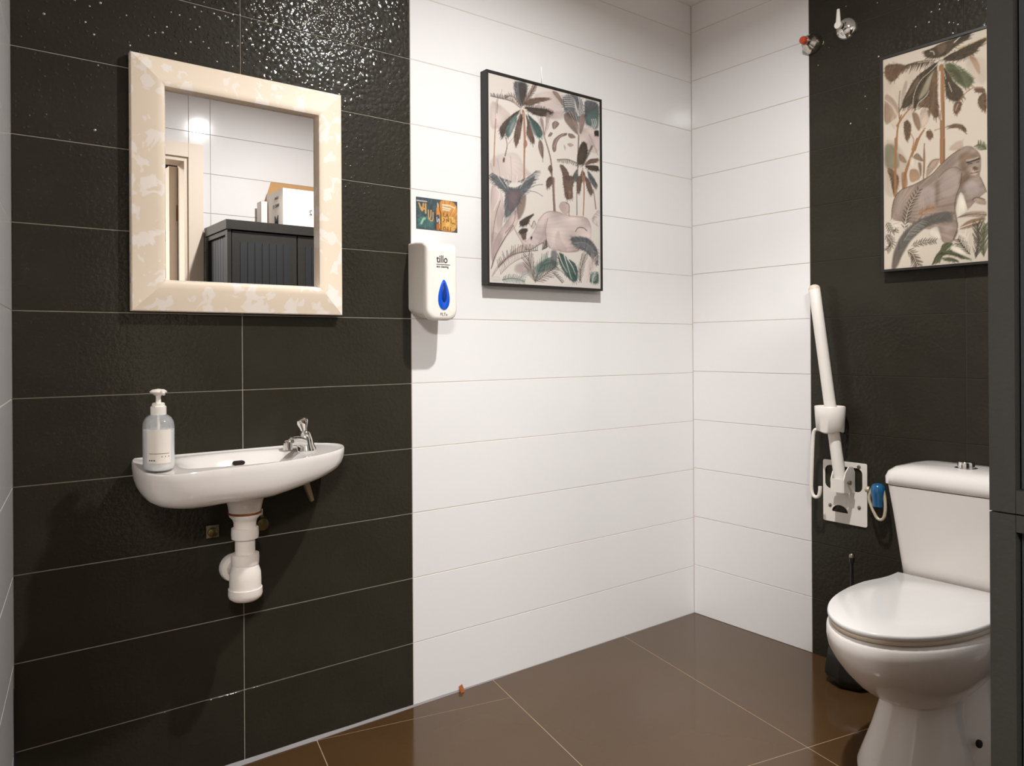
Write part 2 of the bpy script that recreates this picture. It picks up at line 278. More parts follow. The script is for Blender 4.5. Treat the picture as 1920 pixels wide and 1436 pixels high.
ART_RHINO = [["P",[205,184,178],[21,875,147,840,192,816,82,741,20,734],6,0.7],["P",[205,184,178],[372,944,552,990,623,945,651,869,509,850,440,880],8,0.7],["P",[176,156,152],[495,872,651,901,651,861,530,845],8,0.6],["P",[205,184,178],[798,831,989,855,987,713,826,736],8,0.8],["P",[205,184,178],[18,596,236,646,301,569,436,520,17,481],10,0.6],["L",[170,128,104],[64,784,54,686,46,558],5.1,5.8,1.0],["L",[176,156,152],[71,878,58,783],3.7,2.2,1.0],["L",[104,84,74],[81,884,74,815],2.2,1.5,1.0],["L",[176,156,152],[103,902,116,934],2.9,0.7,1.0],["L",[170,128,104],[291,852,300,792,306,685],16.1,12.4,1.0],["L",[205,184,178],[289,844,294,683],5.1,4.4,1.0],["L",[170,128,104],[302,692,296,599,295,507],11.0,11.0,1.0],["L",[226,216,206],[292,675,287,506],2.2,2.2,1.0],["P",[170,128,104],[289,691,316,717,329,695,309,670],2,1.0],["P",[96,98,100],[213,971,226,992,332,997,325,949,305,908,278,877,239,906,219,945],3,0.95],["P",[70,60,52],[253,992,325,992,305,900,284,878,258,928],4,0.8],["F",[104,84,74],[284,878,352,941,400,999],25.6,22,3.7,0,40,1.0],["F",[104,84,74],[278,873,199,919,141,896],21.9,22,3.3,-1,60,0.9],["P",[104,84,74],[291,887,345,921,433,941,545,954,440,919,344,886],2,1.0],["F",[70,60,52],[271,865,186,891,90,889,24,889],21.9,30,3.3,-1,80,1.0],["L",[205,184,178],[278,867,238,879,180,886],3.7,1.8,1.0],["P",[70,60,52],[298,876,385,882,495,891,558,880,481,850,398,847,331,861],2,1.0],["F",[70,60,52],[318,875,440,884,558,880],18.3,26,3.7,1,80,1.0],["P",[70,60,52],[264,856,192,820,127,777,89,739,114,693,146,746,192,793,251,839],2,1.0],["F",[104,84,74],[192,816,127,770,95,728],18.3,14,3.7,1,50,1.0],["P",[88,108,104],[238,837,185,800,153,762,139,718,165,706,204,749,237,799],3,1.0],["P",[150,152,152],[218,804,178,761,165,714,198,745,224,782],5,0.8],["P",[104,84,74],[271,842,237,791,210,719,226,664,243,693,263,718,283,790,284,828],2,1.0],["P",[48,42,38],[284,843,257,794,283,790],3,0.6],["P",[104,84,74],[311,847,330,803,316,744,343,720,376,697,390,725,370,762,350,802],2,1.0],["P",[70,92,86],[331,850,344,836,425,808,466,766,438,735,397,750,350,798],2,1.0],["P",[150,152,152],[344,828,371,793,411,747,384,748,350,783],4,0.8],["L",[104,84,74],[133,718,161,676,138,616],2.9,4.4,1.0],["P",[104,84,74],[125,608,138,605,132,586,118,584],2,1.0],["L",[176,156,152],[204,711,165,676],2.2,3.7,1.0],["L",[140,118,110],[541,530,538,632,500,707,473,751,466,789],11.0,5.1,1.0],["L",[140,118,110],[473,751,494,816,509,874],5.1,2.2,1.0],["L",[176,156,152],[473,751,439,802,419,838],5.8,2.2,1.0],["L",[205,184,178],[480,756,529,821,537,861],3.7,1.5,1.0],["P",[140,118,110],[432,840,467,837,473,775,446,802],3,0.8],["P",[176,156,152],[488,879,530,876,508,795,487,776],3,0.7],["P",[140,118,110],[424,722,445,730,469,703,465,629,437,657,419,690],2,1.0],["L",[48,42,38],[442,720,457,671,461,620],1.1,0.7,1.0],["P",[140,118,110],[544,827,579,845,618,832,564,794,547,803],2,1.0],["L",[205,184,178],[579,839,564,798],2.2,1.1,1.0],["P",[140,118,110],[508,759,529,779,554,777,536,759,511,752],2,1.0],["P",[140,118,110],[621,781,687,795,679,780,621,765,585,729,581,689,556,678,542,704,557,745],2,1.0],["L",[205,184,178],[650,782,592,757,564,706],1.8,1.1,1.0],["P",[140,118,110],[690,793,738,795,771,779,715,768,694,778],2,1.0],["P",[205,184,178],[679,736,715,746,752,738,708,723],2,1.0],["P",[205,184,178],[650,732,671,719,660,697],3,1.0],["P",[104,84,74],[506,597,527,615,548,602,541,569,513,582],2,1.0],["P",[104,84,74],[499,541,527,556,555,547,548,530,498,526],2,1.0],["P",[140,118,110],[545,991,595,992,638,963,644,924,609,951,566,972],3,1.0],["P",[96,98,100],[638,979,747,999,829,990,843,918,813,857,709,876,652,909],4,0.9],["L",[236,228,219],[645,976,718,988,762,976,761,915],2.6,1.8,0.85],["L",[236,228,219],[649,966,718,978,765,968,769,911],2.6,1.8,0.85],["L",[236,228,219],[654,956,718,967,768,959,776,908],2.6,1.8,0.85],["L",[236,228,219],[658,946,718,957,771,951,783,904],2.6,1.8,0.85],["L",[236,228,219],[662,937,717,946,774,942,791,900],2.6,1.8,0.85],["L",[236,228,219],[666,927,717,936,776,934,798,896],2.6,1.8,0.85],["L",[236,228,219],[792,993,807,958,783,894],4.4,2.2,0.95],["L",[236,228,219],[808,992,823,961,795,896],4.4,2.2,0.95],["L",[236,228,219],[825,991,840,963,807,897],4.4,2.2,0.95],["L",[236,228,219],[841,990,856,965,819,899],4.4,2.2,0.95],["P",[104,84,74],[651,893,724,902,790,854,797,790,723,817,658,853],4,0.75],["P",[140,118,110],[798,896,866,921,851,862,812,796,797,814],3,0.9],["L",[205,184,178],[695,907,753,858,790,801],1.8,1.1,0.8],["L",[205,184,178],[724,910,768,860,790,801],1.8,1.1,0.8],["L",[205,184,178],[754,914,783,861,790,801],1.8,1.1,0.8],["L",[205,184,178],[784,918,798,863,790,801],1.8,1.1,0.8],["L",[205,184,178],[813,923,813,865,790,801],1.8,1.1,0.8],["P",[96,98,100],[852,989,990,992,989,905,904,856,858,863,851,928],4,1.0],["P",[88,108,104],[866,921,990,980,989,855,934,844,873,869],5,0.8],["L",[236,228,219],[919,895,931,872,911,845],3.3,1.8,1.0],["L",[236,228,219],[939,898,949,875,926,847],3.3,1.8,1.0],["L",[236,228,219],[958,901,968,877,942,849],3.3,1.8,1.0],["P",[48,42,38],[942,836,989,846,988,813,949,812],3,1.0],["L",[140,118,110],[793,794,785,691,780,609],9.5,7.3,1.0],["L",[205,184,178],[797,790,850,829,934,810],4.4,1.5,1.0],["L",[176,156,152],[895,810,949,750,979,712],6.6,3.7,1.0],["P",[70,60,52],[774,669,796,733,834,770,872,758,879,709,841,652,795,639],3,1.0],["F",[70,60,52],[825,638,879,701,925,756],14.6,16,3.3,0,45,1.0],["P",[104,84,74],[841,644,894,682,987,696,979,675,894,657],2,1.0],["F",[70,60,52],[803,644,692,661,588,646],21.9,24,2.9,1,85,1.0],["P",[70,60,52],[841,640,917,652,986,655,986,626,909,622],2,1.0],["P",[104,84,74],[609,624,648,624,692,596,713,546,648,540,637,583],2,1.0],["P",[96,98,100],[780,621,743,589,721,547,787,553],3,1.0],["P",[104,84,74],[818,617,795,554,862,560,848,608],2,1.0],["P",[96,98,100],[871,622,908,606,962,569,893,563],3,1.0],["L",[170,128,104],[829,626,825,556],5.8,5.8,1.0],["L",[176,156,152],[18,566,67,485],3.7,1.8,0.8],["L",[176,156,152],[75,595,105,489],3.7,1.8,0.8],["L",[176,156,152],[183,618,195,497],3.7,1.8,0.8],["P",[96,98,100],[19,508,92,515,151,469,233,468,359,532,394,544,358,488,267,427,260,399,218,367,177,332,136,314,130,388,144,441,71,466,19,500],3,1.0],["P",[116,98,100],[151,449,274,460,246,402,197,350,157,363],6,0.8],["F",[96,98,100],[189,497,105,504,30,523],62.1,16,5.1,1,60,0.9],["F",[96,98,100],[247,502,341,534,402,571],54.8,14,4.4,-1,35,0.9],["L",[236,228,219],[78,513,144,461],4.6,1.1,0.75],["L",[236,228,219],[118,517,163,462],4.6,1.1,0.75],["L",[236,228,219],[158,521,182,464],4.6,1.1,0.75],["L",[236,228,219],[199,525,201,466],4.6,1.1,0.75],["L",[236,228,219],[240,529,221,467],4.6,1.1,0.75],["L",[236,228,219],[282,533,240,469],4.6,1.1,0.75],["L",[236,228,219],[324,537,259,471],4.6,1.1,0.75],["L",[96,98,100],[366,489,416,503,459,507],1.5,1.1,1.0],["L",[96,98,100],[330,465,401,465,458,448],2.3,1.1,1.0],["P",[104,84,74],[260,427,316,448,301,366,245,306,225,360],5,0.7],["P",[104,84,74],[492,533,525,553,562,548,554,526,502,489,488,508],2,1.0],["L",[140,118,110],[555,547,554,477,564,378],13.8,15.3,1.0],["L",[104,84,74],[545,542,550,476,556,381],3.8,3.8,0.7],["P",[104,84,74],[637,568,752,579,728,509,735,459,666,448,651,506],3,1.0],["P",[170,128,104],[682,496,728,500,712,474],4,0.6],["P",[104,84,74],[775,581,822,586,813,521,790,484,766,504],2,1.0],["P",[104,84,74],[854,589,893,571,933,514,908,486,861,533],2,1.0],["P",[96,98,100],[893,592,974,561,965,525,909,555],3,1.0],["L",[170,128,104],[842,587,841,480,832,381],9.2,6.9,1.0],["L",[48,42,38],[770,495,771,376],3.1,3.8,1.0],["L",[140,118,110],[933,523,956,425],5.4,7.7,1.0],["L",[104,84,74],[696,426,695,367],3.1,3.1,1.0],["P",[205,184,178],[598,409,628,437,689,438,704,397,673,369,627,383],3,1.0],["L",[104,84,74],[666,434,704,426,696,371],2.3,2.3,1.0],["P",[205,184,178],[19,484,111,438,130,353,95,216,28,80,16,235],3,0.9],["L",[104,84,74],[97,397,50,307,29,197],2.3,1.5,1.0],["L",[236,228,219],[65,457,104,429,44,346],5.4,3.1,1.0],["P",[205,184,178],[123,281,222,364,245,338,238,289,135,219,55,120,21,60,42,198],2,1.0],["L",[48,42,38],[204,287,122,210,48,128,21,68],1.9,3.1,1.0],["L",[104,84,74],[221,360,217,303,136,243],1.9,1.9,1.0],["P",[176,156,152],[17,243,75,239,122,230,55,136,15,95],3,0.5],["P",[205,184,178],[14,17,61,81,195,159,313,213,327,174,189,135,81,74],3,1.0],["P",[214,196,190],[204,279,224,252,265,215,299,172,355,173,405,198,456,214,499,195,565,183,648,179,771,189,897,213,915,326,867,375,757,367,665,364,605,381,531,381,472,367,414,321,385,275,356,248,313,213,272,227],2,1.0],["P",[190,168,164],[486,339,471,289,485,228,456,209,412,203,456,255],8,0.55],["P",[190,168,166],[596,289,618,231,678,193,588,192,566,237],10,0.6],["P",[196,176,172],[679,210,787,207,786,186,648,179],4,0.9],["L",[170,128,104],[204,283,224,252,265,215,306,177],2.3,2.3,1.0],["L",[104,84,74],[306,175,355,173,412,201,456,216],1.9,1.9,1.0],["L",[170,128,104],[414,323,472,367,531,380,605,381,680,366,836,373],1.9,1.9,1.0],["L",[104,84,74],[501,340,478,281,489,224,521,193],1.5,1.5,0.8],["L",[170,128,104],[595,188,648,176,771,189,794,208],2.3,3.1,1.0],["P",[226,216,206],[356,281,378,327,399,304,377,278],2,1.0],["L",[104,84,74],[356,285,379,327,398,300],1.9,1.9,1.0],["L",[104,84,74],[335,304,356,289],1.5,1.5,1.0],["P",[70,60,52],[244,257,272,275,328,279,314,254,265,243],3,1.0],["P",[104,84,74],[265,243,314,254,307,221,279,223],3,1.0],["P",[70,60,52],[252,306,301,330,386,358,343,329,328,299,265,283],3,1.0],["P",[48,42,38],[352,238,363,241,359,230,349,230],2,1.0],["P",[236,228,219],[328,275,353,281,342,256,324,251],2,1.0],["P",[96,98,100],[702,257,795,267,882,264,954,225,978,183,969,113,921,163,834,201,740,213],4,1.0],["F",[150,152,152],[740,230,858,245,962,186],34.5,22,2.7,-1,80,0.8],["L",[48,42,38],[756,290,780,315,835,317,866,302],2.3,3.1,1.0],["F",[176,156,152],[979,331,899,360,980,418],30.6,16,3.8,-1,60,0.8],["F",[70,60,52],[74,74,175,142,327,166,412,174],42.1,24,3.1,1,70,1.0],["F",[140,118,110],[93,43,195,107,341,150],34.5,20,3.1,1,70,0.8],["P",[176,156,152],[222,96,326,113,354,74,270,50,208,64],8,0.7],["P",[88,108,104],[397,104,513,143,602,122,572,91,454,66,397,63],6,0.8],["P",[96,98,100],[528,185,588,180,579,104,528,110],6,0.8],["F",[70,92,86],[389,18,418,77,499,142],65.1,13,3.4,0,32,1.0],["F",[70,60,52],[389,14,354,74,327,133],72.8,12,2.7,0,30,0.9],["F",[70,60,52],[448,180,485,191,499,200],45.9,10,2.7,1,60,1.0],["F",[70,60,52],[396,19,527,81,572,104],53.6,12,3.1,0,45,1.0],["P",[70,92,86],[588,175,648,166,678,146,747,129,777,92,769,32,723,30,647,74,602,122],2,1.0],["L",[236,228,219],[595,172,632,115,677,75],5.4,1.9,1.0],["L",[236,228,219],[648,162,685,100,715,43],5.4,1.9,1.0],["L",[236,228,219],[678,146,724,111,754,69],5.4,1.9,1.0],["L",[48,42,38],[572,100,647,69,738,26],1.9,2.3,1.0],["F",[70,60,52],[542,69,601,38,631,19],23.0,10,3.1,1,60,1.0],["F",[70,60,52],[792,28,809,106,849,176],57.4,9,3.4,0,25,0.8],["F",[205,184,178],[863,31,896,97,937,163],68.9,9,5.4,0,25,1.0],["P",[70,92,86],[887,32,904,84,977,96,980,26],4,0.9],["F",[236,228,219],[911,24,936,77,969,121],34.5,8,2.7,0,35,1.0],["L",[104,84,74],[818,175,793,105,808,29],3.1,4.6,0.8],["F",[70,92,86],[107,16,194,31,297,15],23.0,16,3.1,0,60,0.9],["P",[236,228,219],[21,25,74,35,107,13,21,9],3,0.8],["F",[150,152,152],[228,17,298,52,354,70],23.0,14,2.7,0,50,0.9]]
